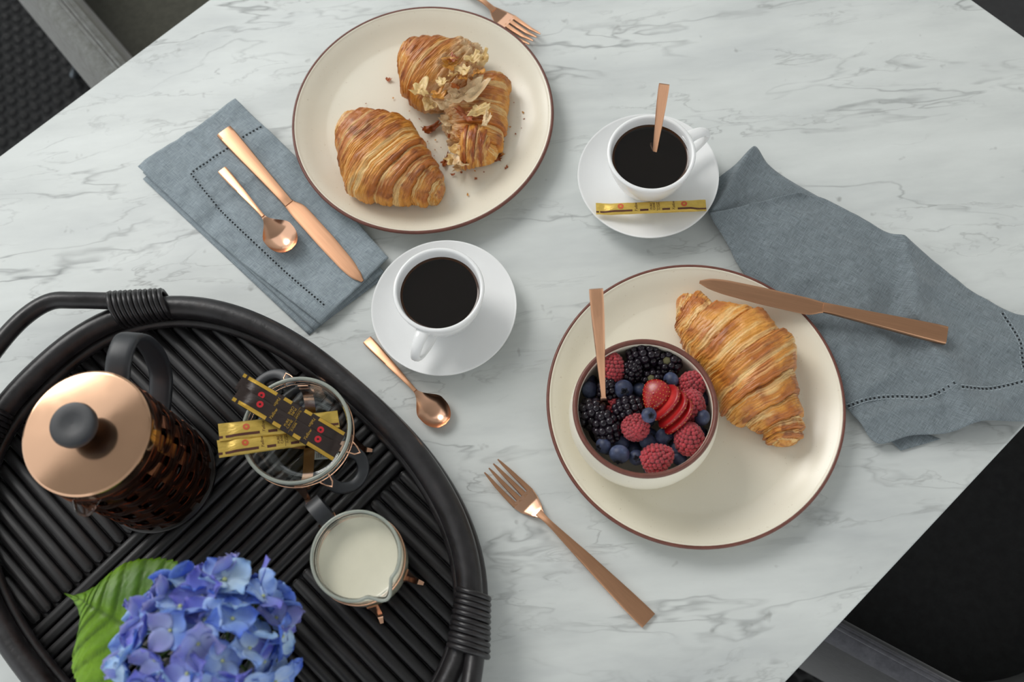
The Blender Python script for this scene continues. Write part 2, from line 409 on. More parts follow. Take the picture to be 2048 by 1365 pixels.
# table
TE0, TE1, TN0, TN1 = -.98, .827, -.107, .823
tab = thing('dining_table', 'large rectangular white marble dining table with grey veins, carrying the breakfast', 'table', room((TE0+TE1)/2, (TN0+TN1)/2, 0), AX)
tt = rbox('tabletop', TE0, TE1, TN0, TN1, TZ-.022, TZ, MAT['marble'], .0025, tab)
rbox('apron', TE0+.25, TE1-.25, TN0+.2, TN1-.2, TZ-.08, TZ-.022, MAT['wood'], 0, tab)
for a in (TE0+.35, TE1-.35): rbox('pedestal', a-.05, a+.05, TN0+.3, TN1-.3, 0.003, TZ-.08, MAT['wood'], .01, tab)

# armchairs, pushed up to the table
def armchair(label, arm_in, arm_out, dirv, side, L, zr, mo, mi_, mr, legm, foot=None):
    """arm_in/arm_out: points of the near arm rim, dirv: towards the back, side: towards the other arm"""
    dirv = np.append(dirv, 0)/np.linalg.norm(dirv); side = side-dirv[:2]*(side@dirv[:2]); side = np.append(side, 0)/np.linalg.norm(side)
    th = abs((arm_in-arm_out)[:2]@side[:2]); W = .58; Rr = .2
    o0 = np.array([arm_out[0], arm_out[1], 0]); ctr = o0+side*W/2+dirv*(L-.1)
    ch = thing('armchair', label, 'chair', ctr)
    def path(off):        # U-shaped plan curve at inset off
        r = Rr-off; pts = [o0+side*off+dirv*a for a in np.linspace(-.12, L-Rr, 8)]
        c1 = o0+side*Rr+dirv*(L-Rr); c2 = o0+side*(W-Rr)+dirv*(L-Rr)
        pts += [c1+r*(-side*math.cos(a)+dirv*math.sin(a)) for a in np.linspace(.05, np.pi/2, 24)]
        pts += [c2+r*(side*math.sin(a)+dirv*math.cos(a)) for a in np.linspace(0, np.pi/2-.05, 24)]
        pts += [o0+side*(W-off)+dirv*a for a in np.linspace(L-Rr, -.12, 8)]
        return np.array(pts)
    def at(off, z): q = path(off); q[:, 2] = z; return q
    rings = [at(.0, .40), at(-.012, .55), at(0, zr-.012), at(.006, zr-.003), at(.014, zr), at(th-.014, zr), at(th-.005, zr-.004), at(th, zr-.014), at(th+.012, .55), at(th+.03, .40)]
    R = np.stack(rings, 1); k, n = R.shape[:2]
    F = grid_faces(k, n, cv=True); F += [tuple(range(n)), tuple(reversed(range((k-1)*n, k*n)))]
    mi = [0]*(len(F)-2)+[0, 0]
    idx = 0
    for i in range(k-1):
        for j in range(n): mi[idx] = 1 if j in (3, 4, 5, 2) else (2 if j in (6, 7, 8) else 0); idx += 1
    obj('shell', R.reshape(-1, 3), F, None, ch, mats=[mo, mr, mi_], mi=mi, sharp=60)
    for off in (th*.55, th*.66): obj('piping', *tube(at(off, zr+.0015), .0022, 6), mr, ch)
    # seat
    q = path(th+.01); q[:, 2] = 0; n = len(q); c = q.mean(0)
    lev = [(1, .40), (1.0, .455), (.97, .475), (.6, .48), (.01, .481)]
    V = np.vstack([c+(q-c)*s+np.array([0, 0, z]) for s, z in lev]); F = grid_faces(len(lev), n, cv=True)+[tuple(range(n)), tuple(reversed(range((len(lev)-1)*n, len(lev)*n)))]
    obj('seat', V, F, mi_, ch)
    for a, b in ((.06, .06), (.06, W-.06), (L-.08, .12), (L-.08, W-.12)):
        if foot is not None and (a, b) == (.06, .06): obj('leg', *tube([foot[0], foot[1]], [.007, .011], 10), legm, ch); continue
        base_ = o0+dirv*a+side*b; outp = (base_-ctr); outp[2] = 0; outp = outp/np.linalg.norm(outp)*.05
        obj('leg', *tube([base_+outp*.6+[0, 0, .004], base_+[0, 0, .41]], [.008, .012], 10), legm, ch)
    return ch
zr1 = .655
a_ = P(68, 0, zr1-TZ); b_ = P(205, 165, zr1-TZ); c_ = P(256, 116, zr1-TZ)
dv = (a_-b_)[:2]; dvn = dv/np.linalg.norm(dv)
armchair('grey felt armchair with pale steel legs, pushed to the table edge at upper left', c_, b_, dv, ex[:2], .5, zr1, MAT['felt'], MAT['felt_in'], MAT['felt'], MAT['steel'], (P(148, 150, -.744), P(176, 92, -.345)))
a_ = P(1662, 1285, zr1-TZ); b_ = P(1855, 1390, zr1-TZ); c_ = P(1705, 1243, zr1-TZ)
dv = (b_-a_)[:2]
armchair('charcoal felt armchair in shadow at the lower right edge of the table', c_, a_, dv, ex[:2], .31, zr1, MAT['felt_dark'], MAT['felt_dark'], MAT['felt_rim'], MAT['black_metal'])

# ------------------------------------------------------------------ oval tray
TC = np.array([-.2892, .1904]); TA = rad(-49.6); ta, tb, tn_ = .2560, .1925, 2.4
tl = np.array([math.cos(TA), math.sin(TA)]); tw = np.array([-math.sin(TA), math.cos(TA)])
tray = thing('oval_tray', 'black lacquered rattan oval tray with bound loop handles, carrying the coffee press', 'tray', (TC[0], TC[1], TZ), TA)
def oval(da=0., z=0., n=140):
    t_ = np.linspace(0, 2*np.pi, n, endpoint=False); c, s = np.cos(t_), np.sin(t_)
    x = (ta+da)*np.sign(c)*abs(c)**(2/tn_); y = (tb+da)*np.sign(s)*abs(s)**(2/tn_)
    # even spacing
    L = np.append(0, np.cumsum(np.hypot(np.diff(np.append(x, x[0])), np.diff(np.append(y, y[0]))))); g = np.linspace(0, L[-1], n, endpoint=False)
    x = np.interp(g, L, np.append(x, x[0])); y = np.interp(g, L, np.append(y, y[0]))
    q = TC+x[:, None]*tl+y[:, None]*tw
    return np.column_stack([q, np.full(n, TZ+z)])
rt = .0112
obj('rim', *tube(oval(-rt, .0335), rt, 14, closed=True), MAT['rattan'], tray)
obj('base_ring', *tube(oval(-.006, .0105), .0085, 12, closed=True), MAT['rattan'], tray)
obj('inner_ring', *tube(oval(-.021, .0205), .0055, 10, closed=True), MAT['rattan'], tray)
# backing board under the rods
ob = oval(-.018, .0045); V = np.vstack([ob, ob+[0, 0, -.0035]]); n = len(ob)
obj('backing', V, [tuple(range(n)), tuple(reversed(range(n, 2*n)))]+[(i+n, (i+1) % n+n, (i+1) % n, i) for i in range(n)], MAT['rattan'], tray, smooth=False)
ovp = oval(-.020, 0)[:, :2]
def chord(p, d):
    """where a line through p along d leaves the oval"""
    nrm = np.array([-d[1], d[0]]); s = (ovp-p)@nrm; h = []
    for i in range(len(ovp)):
        j = (i+1) % len(ovp)
        if s[i]*s[j] < 0: f = s[i]/(s[i]-s[j]); h.append((ovp[i]+(ovp[j]-ovp[i])*f-p)@d)
    return (min(h), max(h)) if len(h) >= 2 else None
def rod(p0, p1, z, r):
    d = p1-p0; L = np.linalg.norm(d)
    if L < .012: return
    s = np.array([0, .0015, .004, L/3, 2*L/3, L-.004, L-.0015, L]); rr = r*np.array([.45, .85, 1, 1+random.uniform(-.03, .05), 1+random.uniform(-.03, .05), 1, .85, .45])
    pts = np.column_stack([p0+d/L*s[:, None], np.full(8, z)]); pts[3:5, 2] += random.uniform(-.0003, .0005)
    V, F = tube(pts, rr, 8, flat=.85)
    # local frame along the rod so that the grain follows it
    M = np.eye(4); M[:3, :3] = frame_from([d[0], d[1], 0]); M[:3, 3] = [p0[0], p0[1], z]
    o = obj('rod', (V-M[:3, 3])@M[:3, :3], F, MAT['rod'], None, local=True); o.parent = tray
    o.matrix_basis = wm(tray).inverted() @ Matrix(M.tolist())
ax_ = rad(38.6); ba = np.array([math.cos(ax_), math.sin(ax_)]); bn = np.array([-ba[1], ba[0]])
off = TC@bn; s1, s2 = .396-off, .2565-off
c0 = TC
pt = .0117; k0 = s2
y_ = s2+pt*.5
while y_ < s1:
    p = c0+bn*y_; h = chord(p, ba)
    if h: rod(p+ba*h[0], p+ba*h[1], TZ+.0098, .0054)
    y_ += (s1-s2)/round((s1-s2)/pt)
for i in range(-24, 25):
    x_ = i*.0122; p = c0+ba*x_; h = chord(p, bn)
    if h is None: continue
    if h[1] > s1+.01: rod(p+bn*(s1+.0015), p+bn*h[1], TZ+.0096, .0056)
    if h[0] < s2-.01: rod(p+bn*(s2-.0015), p+bn*h[0], TZ+.0096, .0056)
# handles (a loop beyond each end) and the bindings
def rim_pt(target):
    q = oval(-rt, .0335, 400); d = np.linalg.norm(q[:, :2]-target[:2], axis=1); i = int(d.argmin()); T = q[(i+1) % 400]-q[i-1]; return q[i], T/np.linalg.norm(T), i
W1 = P(281, 634, .045); W2 = P(-6, 878, .045); W3 = P(931, 1238, .045)
mir = lambda p: np.append(TC-(p[:2]-TC), p[2])
ax2 = lambda p: np.append(TC+tl*((p[:2]-TC)@tl)-tw*((p[:2]-TC)@tw), p[2])
W4 = ax2(W3)
def handle(A, B, mids):
    qa, Ta, ia = rim_pt(A); qb, Tb, ib = rim_pt(B)
    out = (qa[:2]+qb[:2])/2-TC; out = np.append(out/np.linalg.norm(out), 0)
    Ta_ = Ta if Ta@(qb-qa) > 0 else -Ta; Tb_ = Tb if Tb@(qa-qb) > 0 else -Tb
    oa = np.append(qa[:2]-TC, 0); oa /= np.linalg.norm(oa); ob_ = np.append(qb[:2]-TC, 0); ob_ /= np.linalg.norm(ob_)
    up = np.array([0, 0, 1.])
    pts = [qa-Ta_*.026-oa*.001-up*.001, qa+oa*.006+up*.010, qa+Ta_*.026+oa*.011+up*.013]+mids+[qb+Tb_*.026+ob_*.011+up*.013, qb+ob_*.006+up*.010, qb-Tb_*.026-ob_*.001-up*.001]
    obj('handle', *tube(smooth_line(pts, 60), .0083*np.sqrt(np.clip(np.minimum(np.arange(60), 59-np.arange(60))/4.+.05, 0, 1)), 12), MAT['rattan'], tray)
    for q, T, o, hs in ((qa, Ta, oa, np.sign(Ta@Ta_)), (qb, Tb, ob_, np.sign(Tb@Tb_))):
        bd = None
        for k in range(11):
            w_ = (k-5)/5*hs; c = q+T*(k-5)*.0046+o*(.0028+.0014*w_)+up*(.0032+.0014*w_)
            e1 = o*.99+up*.1; e1 /= np.linalg.norm(e1); e2 = np.cross(T, e1); t_ = np.linspace(0, 2*np.pi, 20, endpoint=False)
            r1, r2 = .0155+.0016*w_, .0168+.0018*w_
            ring = c+T*random.uniform(-.0004, .0004)+np.outer(np.cos(t_)*r1, e1)+np.outer(np.sin(t_)*r2, e2)
            V, F = tube(ring, .0026, 7, closed=True, up=T)
            if bd is None: bd = obj('binding', V, F, MAT['rattan'], tray)
            else: obj('cane_coil', V, F, MAT['rattan'], bd)
mids1 = [P(150, 601, .052), P(100, 604, .054), P(50, 634, .056), P(0, 687, .057), P(-40, 750, .055)]
handle(W1, W2, mids1)
print('mir', PX(mir(W1)), PX(mir(W2)), PX(W4))
handle(W3, mir(W1), [mir(p) for p in mids1[::-1]])

# ------------------------------------------------------------------ plates, saucers, cups, bowl
RP = .1366
def plate(label, cx, cy, group=None):
    R = RP
    t = thing('dinner_plate', label, 'plate', (cx, cy, TZ))
    prof = [(0.0001, .0072), (.07, .0072), (.098, .0076), (.106, .0088), (.116, .0125), (.126, .0180), (R-.0042, .0213)]
    obj('dish', *lathe(smooth_prof(prof)+[(R-.0036, .0219), (R-.0026, .0219)]+smooth_prof([(R-.0012, .0196), (.128, .0146), (.112, .0068), (.092, .0028), (.080, .0015), (.0795, .0), (.077, .0), (.076, .0025), (.03, .003), (.0001, .003)]), 128), MAT['cream'], t, local=True, sharp=50)
    obj('brown_rim', *lathe([(R-.0026, .0216), (R-.0020, .0222), (R-.0008, .0222), (R+.0002, .0213), (R+.0004, .0200), (R-.0004, .0186), (R-.0016, .0180), (R-.0026, .0200), (R-.0026, .0216)], 128), MAT['rim'], t, local=True)
    return t
def smooth_prof(p, n=None):
    p = np.asarray(p, float); q = smooth_line(p, n or len(p)*3); q[:, 0] = np.maximum(q[:, 0], .0001); return [tuple(x) for x in q]
PA = (-.0584, .6030); PB = (.1590, .2566)
plate('cream stoneware dinner plate with brown rim under the torn croissants', *PA)
plate('cream stoneware dinner plate with brown rim under the berry bowl', *PB)
RS = .0707
def saucer(label, cx, cy):
    R = RS
    prof = smooth_prof([(0.0001, .0058), (.022, .0058), (.0235, .0052), (.025, .0062), (.042, .0095), (.058, .0150), (R-.0022, .0205)])+[(R-.001, .0213), (R-.0002, .0212), (R, .0203)]+smooth_prof([(R-.002, .0185), (.056, .0112), (.040, .0050), (.034, .003), (.0335, .0), (.0315, .0), (.031, .0025), (.0001, .003)])
    V, F = lathe(prof, 96); V = V+[0, 0, 0]
    o = obj('saucer', V, F, MAT['white'], None, local=True, sharp=60); o.location = (cx, cy, TZ)
    return tag(o, label, 'saucer')
def cup(cx, cy, label, clabel, hdir):
    t = thing('coffee_cup', label, 'cup', (cx, cy, TZ+.0060))
    ro, ri = .0428, .0385
    prof = smooth_prof([(0.0001, .006), (.015, .0062), (.025, .0120), (.0330, .028), (.0365, .044), (ri+.0003, .0565)])+[(ri+.001, .0577), (ri+.0022, .0581), (ro-.0006, .0576), (ro, .0565)]+smooth_prof([(ro-.0004, .054), (.0398, .040), (.0335, .020), (.0265, .0085), (.0238, .0058), (.0232, .0015), (.0222, .0), (.0195, .0), (.019, .002), (.0001, .003)])
    obj('body', *lathe(prof, 96), MAT['white'], t, local=True)
    h = np.array([math.cos(hdir), math.sin(hdir), 0])
    pts = [h*.0385+[0, 0, .049], h*.047+[0, 0, .0515], h*.0585+[0, 0, .0485], h*.0645+[0, 0, .040], h*.0600+[0, 0, .031], h*.049+[0, 0, .024], h*.0335+[0, 0, .0200]]
    q = smooth_line(pts, 30); side = np.cross(h, [0, 0, 1.])
    # strap-like handle: wide across, thin radially
    T = np.gradient(q, axis=0); T /= np.linalg.norm(T, axis=1)[:, None]; V = []
    for i in range(len(q)):
        N = np.cross(side, T[i]); wd = .0058+.0012*math.cos(i/29*2*np.pi)
        for j in range(12):
            a = 2*np.pi*j/12; V.append(q[i]+side*wd*np.sign(math.cos(a))*abs(math.cos(a))**.8+N*.0034*math.sin(a))
    F = grid_faces(len(q), 12, cv=True); F = [tuple(reversed(f)) for f in F]
    obj('handle', np.array(V), F, MAT['white'], t, local=True)
    z = .0470; rc = .0369
    cf = bpy.data.objects.new('coffee', None); COL.objects.link(cf); cf.location = (cx, cy, TZ+.006+z)
    tag(cf, clabel, 'coffee')
    obj('liquid', *join([disc(rc-.0018, .0001, 64), lathe([(rc-.0018, .0001), (.034, -.014), (.0001, -.03)], 48)]), MAT['coffee'], cf, local=True)
    obj('amber_edge', *lathe([(rc+.0006, .0010), (rc-.0004, .0003), (rc-.0018, .0001)], 64), MAT['coffee_edge'], cf, local=True)
    return t
SA = (.1595, .4959); SB = (-.0605, .3859)
saucer('white porcelain saucer with a gold sugar stick lying on it', *SA)
saucer('bare white porcelain saucer beside the small spoon on the marble', *SB)
def dirpx(u0, v0, u1, v1, h): d = P(u1, v1, h)-P(u0, v0, h); return math.atan2(d[1], d[0])
cup(*SA, 'white porcelain coffee cup with a copper spoon standing in it', 'black coffee in the cup with the standing spoon', dirpx(1304, 303, 1400, 256, .05))
cup(*SB, 'white porcelain coffee cup with its handle towards the small spoon, no spoon inside', 'black coffee in the cup without a spoon', dirpx(880, 585, 830, 705, .04))

BWc = P(1290.5, 813, .0085+.066); BW = (BWc[0], BWc[1])
bowl = thing('berry_bowl', 'small cream stoneware bowl with brown rim, filled with mixed berries', 'bowl', (BW[0], BW[1], TZ+.0072))
Rb = .0630
prof = smooth_prof([(0.0001, .006), (.030, .0065), (.047, .012), (.0565, .026), (.0595, .044), (Rb-.0048, .0625)])+[(Rb-.0040, .0645)]+smooth_prof([(Rb-.0004, .0630), (.0655, .050), (.0660, .034), (.0610, .018), (.047, .0065), (.038, .003), (.0375, 0), (.035, 0), (.034, .003), (.0001, .0035)])
obj('body', *lathe(prof, 110), MAT['cream'], bowl, local=True)
obj('brown_rim', *lathe([(Rb-.0044, .0640), (Rb-.0036, .0662), (Rb-.0018, .0670), (Rb-.0002, .0660), (Rb+.0003, .0640), (Rb-.0004, .0626), (Rb-.0044, .0640)], 110), MAT['rim'], bowl, local=True)

# ------------------------------------------------------------------ napkins
def cloth(name, Trow, Brow, nu, nv, hfun, thick, mat, parent, z0):
    """sheet lofted between two edge lines given as photo pixels on the table plane; hfun(s,t,x,y) -> top height"""
    T = smooth_line([P(u, v, z0) for u, v in Trow], nu) if len(Trow) > 2 else np.array([P(Trow[0][0]+(Trow[1][0]-Trow[0][0])*s, Trow[0][1]+(Trow[1][1]-Trow[0][1])*s, z0) for s in np.linspace(0, 1, nu)])
    B = smooth_line([P(u, v, z0) for u, v in Brow], nu) if len(Brow) > 2 else np.array([P(Brow[0][0]+(Brow[1][0]-Brow[0][0])*s, Brow[0][1]+(Brow[1][1]-Brow[0][1])*s, z0) for s in np.linspace(0, 1, nu)])
    s = np.linspace(0, 1, nu)[:, None]; t_ = np.linspace(0, 1, nv)[None, :]
    G = T[:, None]*(1-t_[..., None])+B[:, None]*t_[..., None]
    x, y = G[..., 0], G[..., 1]; z = TZ+z0+hfun(s+0*t_, t_+0*s, x, y)
    edge = np.minimum(np.minimum(s, 1-s)*nu/3., np.minimum(t_, 1-t_)*nv/3.); e = np.clip(edge, 0, 1)**.5
    top = np.stack([x, y, z-thick*.45*(1-e)], -1).reshape(-1, 3)
    bot = np.stack([x, y, z-thick], -1).reshape(-1, 3)
    F = [tuple(reversed(f)) for f in grid_faces(nu, nv)]; n = nu*nv; F += [tuple(i+n for i in reversed(f)) for f in F]
    per = [i*nv for i in range(nu)]+[(nu-1)*nv+j for j in range(1, nv)]+[i*nv+nv-1 for i in range(nu-2, -1, -1)]+[j for j in range(nv-2, 0, -1)]
    for a, b in zip(per, per[1:]+per[:1]): F.append((a, b, b+n, a+n))
    o = obj(name, np.vstack([top, bot]), F, mat, parent); return G, z
def stitch(pts_px, zf, parent, step=.0042):
    """a row of open-work holes along a line given in photo pixels"""
    L = smooth_line([P(u, v, .006) for u, v in pts_px], 200) if len(pts_px) > 2 else np.linspace(P(*pts_px[0], .006), P(*pts_px[1], .006), 200)
    d = np.append(0, np.cumsum(np.linalg.norm(np.diff(L[:, :2], axis=0), axis=1))); holes = []; thr = []
    for a in np.arange(.001, d[-1], step):
        p = np.array([np.interp(a, d, L[:, k]) for k in (0, 1)]); p2 = np.array([np.interp(a+.001, d, L[:, k]) for k in (0, 1)])
        T = p2-p; nn = np.linalg.norm(T)
        if nn < 1e-6: continue
        T /= nn; N = np.array([-T[1], T[0]]); z = zf(p[0], p[1])+.0003
        q = [p+T*1.15e-3*math.cos(b)+N*1.0e-3*math.sin(b) for b in np.linspace(0, 2*np.pi, 8, endpoint=False)]
        holes.append((np.array([[x, y, z] for x, y in q]), [tuple(range(8))]))
        for sg in (-1, 1):
            c = p+N*sg*1.9e-3; V, F = box((0, 0, 0), (step*.72, .0007, .0005)); M = np.array([[T[0], N[0], 0], [T[1], N[1], 0], [0, 0, 1]])
            thr.append((V@M.T+[c[0], c[1], z], F))
    o = obj('open_stitching', *join(holes), MAT['stitch'], parent, smooth=False); o['kind'] = 'stuff'
    o = obj('stitch_thread', *join(thr), MAT['thread'], parent, smooth=False); o['kind'] = 'stuff'
# flat folded napkin under the knife and the spoon
na = dirpx(280, 338, 645, 655, 0)
c = P(530, 430, 0)
nap1 = thing('linen_napkin', 'blue-grey linen napkin folded flat under the small spoon and knife', 'napkin', (c[0], c[1], TZ), na)
def h1(s, t_, x, y):
    w_ = .0030*fbm(x*44, y*44, 0, 4, 3)+.0050*fbm(x*17+3, y*17, 0, 3, 8)
    cr = .0010*np.exp(-((s-.33)/.012)**2)+.0009*np.exp(-((t_-.5)/.02)**2)
    return w_+cr
cloth('fold_layer', [(468, 222), (762, 562)], [(287, 360), (618, 671)], 40, 30, lambda s, t_, x, y: .0024+.6*h1(s, t_, x, y)*.5, .0014, MAT['linen'], nap1, .0)
cloth('fold_layer', [(472, 215), (770, 548)], [(289, 350), (630, 664)], 40, 30, lambda s, t_, x, y: .0050+.8*h1(s, t_, x, y)*.7, .0014, MAT['linen'], nap1, .0)
Gn, Zn = cloth('top_layer', [(475, 205), (640, 365), (780, 523)], [(280, 339), (452, 500), (645, 655)], 110, 80, lambda s, t_, x, y: .0078+h1(s, t_, x, y), .0015, MAT['linen'], nap1, 0)
def zfun(G, Z):
    X = G[..., :2].reshape(-1, 2); z = Z.ravel()
    def f(x, y):
        d = ((X-[x, y])**2).sum(1); i = np.argpartition(d, 4)[:4]; w_ = 1/(d[i]+1e-9); return float((z[i]*w_).sum()/w_.sum())
    return f
zn1 = zfun(Gn, Zn)
stitch([(524, 256), (383, 349)], zn1, nap1); stitch([(383, 349), (445, 425), (520, 497), (588, 560), (652, 616)], zn1, nap1)
# seam ridge beside the stitching
# rumpled napkin under the right-hand knife
c = P(1750, 640, 0); nb = dirpx(1450, 440, 1990, 760, 0)
nap2 = thing('linen_napkin', 'rumpled slate-grey linen napkin lying under the edge of the right-hand plate', 'napkin', (c[0], c[1], TZ), nb)
def pxc(s, t_): return 0
def ridge(x, y, line, wd, h, side=0):
    """a crease running along a pixel polyline"""
    L = np.array([P(u, v, 0)[:2] for u, v in line]); best = np.full(x.shape, 1e9); sg = np.zeros(x.shape)
    for a, b in zip(L[:-1], L[1:]):
        d = b-a; l2 = d@d; tt_ = np.clip(((x-a[0])*d[0]+(y-a[1])*d[1])/l2, 0, 1); px_, py_ = x-a[0]-tt_*d[0], y-a[1]-tt_*d[1]; D = np.hypot(px_, py_); m_ = D < best
        best = np.where(m_, D, best); sg = np.where(m_, np.sign(d[0]*py_-d[1]*px_), sg)
    f = np.exp(-(best/wd)**1.5)
    if side: f = np.where(sg*side > 0, np.exp(-(best/(wd*3.2))**1.5), f)
    return h*f
def h2(s, t_, x, y):
    z = .0076+.0030*fbm(x*36, y*36, 0, 4, 21)+.0080*fbm(x*13+1, y*13, 0, 3, 5)
    z = z+ridge(x, y, [(1790, 480), (1812, 560), (1810, 640)], .006, .011, 1)
    z = z+ridge(x, y, [(1838, 690), (1890, 775), (1932, 850)], .008, .013, 1)
    z = z+ridge(x, y, [(1640, 520), (1720, 600), (1760, 720)], .014, .004)
    z = z+ridge(x, y, [(1720, 790), (1800, 745), (1850, 755)], .008, .0035)
    z = z+ridge(x, y, [(1500, 420), (1560, 480), (1600, 560)], .012, .003)
    z = z+ridge(x, y, [(1980, 830), (2048, 780)], .010, .005)
    z = z+ridge(x, y, [(1940, 690), (2048, 700)], .012, .004)
    z = z+ridge(x, y, [(1405, 446), (1452, 428), (1520, 410), (1600, 397)], .004, .0045)
    z = z+ridge(x, y, [(1560, 430), (1700, 520), (1850, 590), (1960, 640)], .012, .0035)+ridge(x, y, [(1660, 620), (1780, 700), (1900, 740)], .010, .0035)
    z = z+ridge(x, y, [(1720, 850), (1800, 820), (1870, 822)], .007, .003)+ridge(x, y, [(1450, 480), (1500, 540), (1560, 600)], .007, .003)
    return np.maximum(z, .0035)
cloth('under_layer', [(1413, 379), (1440, 357), (1470, 335), (1504, 307), (1535, 336), (1575, 365), (1640, 402)], [(1413, 381), (1415, 395), (1416, 415), (1416, 440), (1440, 470), (1470, 500), (1560, 520)], 60, 30,
      lambda s, t_, x, y: .0060+.0015*fbm(x*30, y*30, 0, 3, 9)+ridge(x, y, [(1420, 433), (1452, 390), (1478, 340), (1504, 306)], .004, .0095, -1)+.006*sstep(.0, .3, s)*0, .0016, MAT['linen_dark'], nap2, 0)
cloth('under_layer', [(1640, 410), (1990, 625)], [(1730, 850), (1960, 845)], 40, 40, lambda s, t_, x, y: np.full_like(x, .0022), .0016, MAT['linen_dark'], nap2, 0)
V_low = cloth('under_layer', [(1715, 820), (1800, 850)], [(1800, 903), (1880, 880)], 20, 20, lambda s, t_, x, y: .003+.001*fbm(x*30, y*30), .0014, MAT['linen_dark'], nap2, 0)
Trow = [(1590, 399), (1640, 404), (1700, 438), (1802, 498), (1870, 540), (1940, 588), (1990, 617), (2020, 632), (2048, 640), (2085, 655), (2112, 668)]
Brow = [(1415, 441), (1452, 500), (1480, 550), (1560, 660), (1640, 760), (1706, 842), (1750, 892), (1815, 877), (1886, 873), (1945, 856), (2058, 848)]
Gn, Zn = cloth('top_layer', Trow, Brow, 190, 120, lambda s, t_, x, y: h2(s, t_, x, y)+.0035, .0016, MAT['linen_dark'], nap2, 0)
zn2 = zfun(Gn, Zn)
stitch([(1694, 815), (1740, 800), (1790, 796), (1850, 798), (1900, 776)], zn2, nap2); stitch([(1910, 786), (1975, 782), (2040, 768), (2090, 752)], zn2, nap2)
stitch([(2003, 628), (2022, 660), (2035, 693), (2044, 730), (2052, 768)], zn2, nap2)

# ------------------------------------------------------------------ cutlery
def ribbon(xs, ws, zs, ths, n=12, flat=.55, skew=None):
    """bar along local x: half-width ws, centre height zs, half-thickness ths; rounded cross-section"""
    N = 40; s = np.linspace(xs[0], xs[-1], N); I = lambda a: smooth_interp(xs, a, s)
    w_, z_, h_ = I(ws), I(zs), I(ths); y_ = I(skew) if skew is not None else 0*s; V = []
    for i in range(N):
        for j in range(n):
            a = 2*np.pi*(j+.5)/n; ca, sa = math.cos(a), math.sin(a)
            V.append((s[i], y_[i]+w_[i]*np.sign(ca)*abs(ca)**.35, z_[i]+h_[i]*np.sign(sa)*abs(sa)**flat))
    F = grid_faces(N, n, cv=True)+[tuple(range(n)), tuple(reversed(range((N-1)*n, N*n)))]
    F = [tuple(reversed(f)) for f in F]
    return np.array(V), F
def smooth_interp(xs, ys, s):
    xs = np.asarray(xs, float); ys = np.asarray(ys, float); q = np.interp(s, xs, ys)
    k = np.array([1, 2, 3, 2, 1.]); k /= k.sum(); p = np.pad(q, 2, mode='edge'); return np.convolve(p, k, 'valid')
def make_spoon(label, L=.125, bw=.0165, bl=.037, cat='spoon', mat='copper', mb='copper_shine', hw=.0052):
    t = thing('teaspoon', label, cat); bl = bl*1.32
    hl = L-bl
    V, F = ribbon([0, .002, hl*.25, hl*.65, hl*.9, hl+.002], [hw*.95, hw, hw*.92, hw*.62, hw*.40, hw*.36], [.0016, .0016, .0040, .0070, .0082, .0082], [.0010, .0012, .0014, .0016, .0017, .0016])
    obj('handle', V, F, MAT[mat], t, local=True, sharp=40)
    nu, nv = 44, 26; V = []; Vb = []
    for i in range(nu):
        u_ = i/(nu-1); x = hl+bl*u_
        neck = hw*.36; k = float(sstep(0, .52, u_))
        if u_ <= .60: wdt = neck+(bw-neck)*k**1.25
        else: wdt = bw*math.sqrt(max(0, 1-((u_-.60)/.40)**2))**.92
        wdt = max(wdt, .0003)
        dp = .0072*float(sstep(.06, .5, u_))*(1-max(0, (u_-.60)/.40)**2.6)
        zr_ = .0086-.0012*float(sstep(0, .6, u_))
        for j in range(nv):
            v_ = j/(nv-1)*2-1; y = wdt*math.sin(v_*math.pi/2); z = zr_-dp*(1-(y/wdt)**2)
            V.append((x, y, z)); Vb.append((x, y, z-.0012-.0010*(1-k)))
    n = nu*nv; F = grid_faces(nu, nv); F = F+[tuple(i+n for i in reversed(f)) for f in F]
    per = [i*nv for i in range(nu)]+[(nu-1)*nv+j for j in range(1, nv)]+[i*nv+nv-1 for i in range(nu-2, -1, -1)]+[j for j in range(nv-2, 0, -1)]
    F += [(b, a, a+n, b+n) for a, b in zip(per, per[1:]+per[:1])]
    obj('bowl', np.vstack([V, Vb]), F, MAT[mb], t, local=True, sharp=60)
    return t
sp1 = make_spoon('copper teaspoon lying on the flat folded napkin beside a knife', .126, .0163, .038)
zA = zn1(*P(447, 345, .008)[:2])+.0018
A = P(446, 343, zA-TZ); B = P(608, 529, .012); place(sp1, A, A+(B-A)*[1, 1, 0])
sp1.location.z += .0020
sp2 = make_spoon('copper teaspoon lying on the bare marble beside the saucer', .119, .0148, .035)
A = P(735, 682, .0); B = P(886, 845, .0); place(sp2, A+[0, 0, .0012], A+(B-A)*[1, 1, 0]+[0, 0, .0012])
sp3 = make_spoon('copper teaspoon standing in the coffee cup with the gold stick on its saucer', .125, .0150, .036)
A = P(1329, 167, .106); B = np.array([SA[0]+.004, SA[1]-.004, TZ+.0175])
place(sp3, A, A+(B-A)/np.linalg.norm(B-A), rad(8))
sp4 = make_spoon('copper spoon standing in the berry bowl, handle up', .150, .0160, .04, hw=.0062)
A = P(1192, 577, .128); B = P(1207, 792, .058); B = A+(B-A)/np.linalg.norm(B-A)*.150
place(sp4, A, B, rad(5))
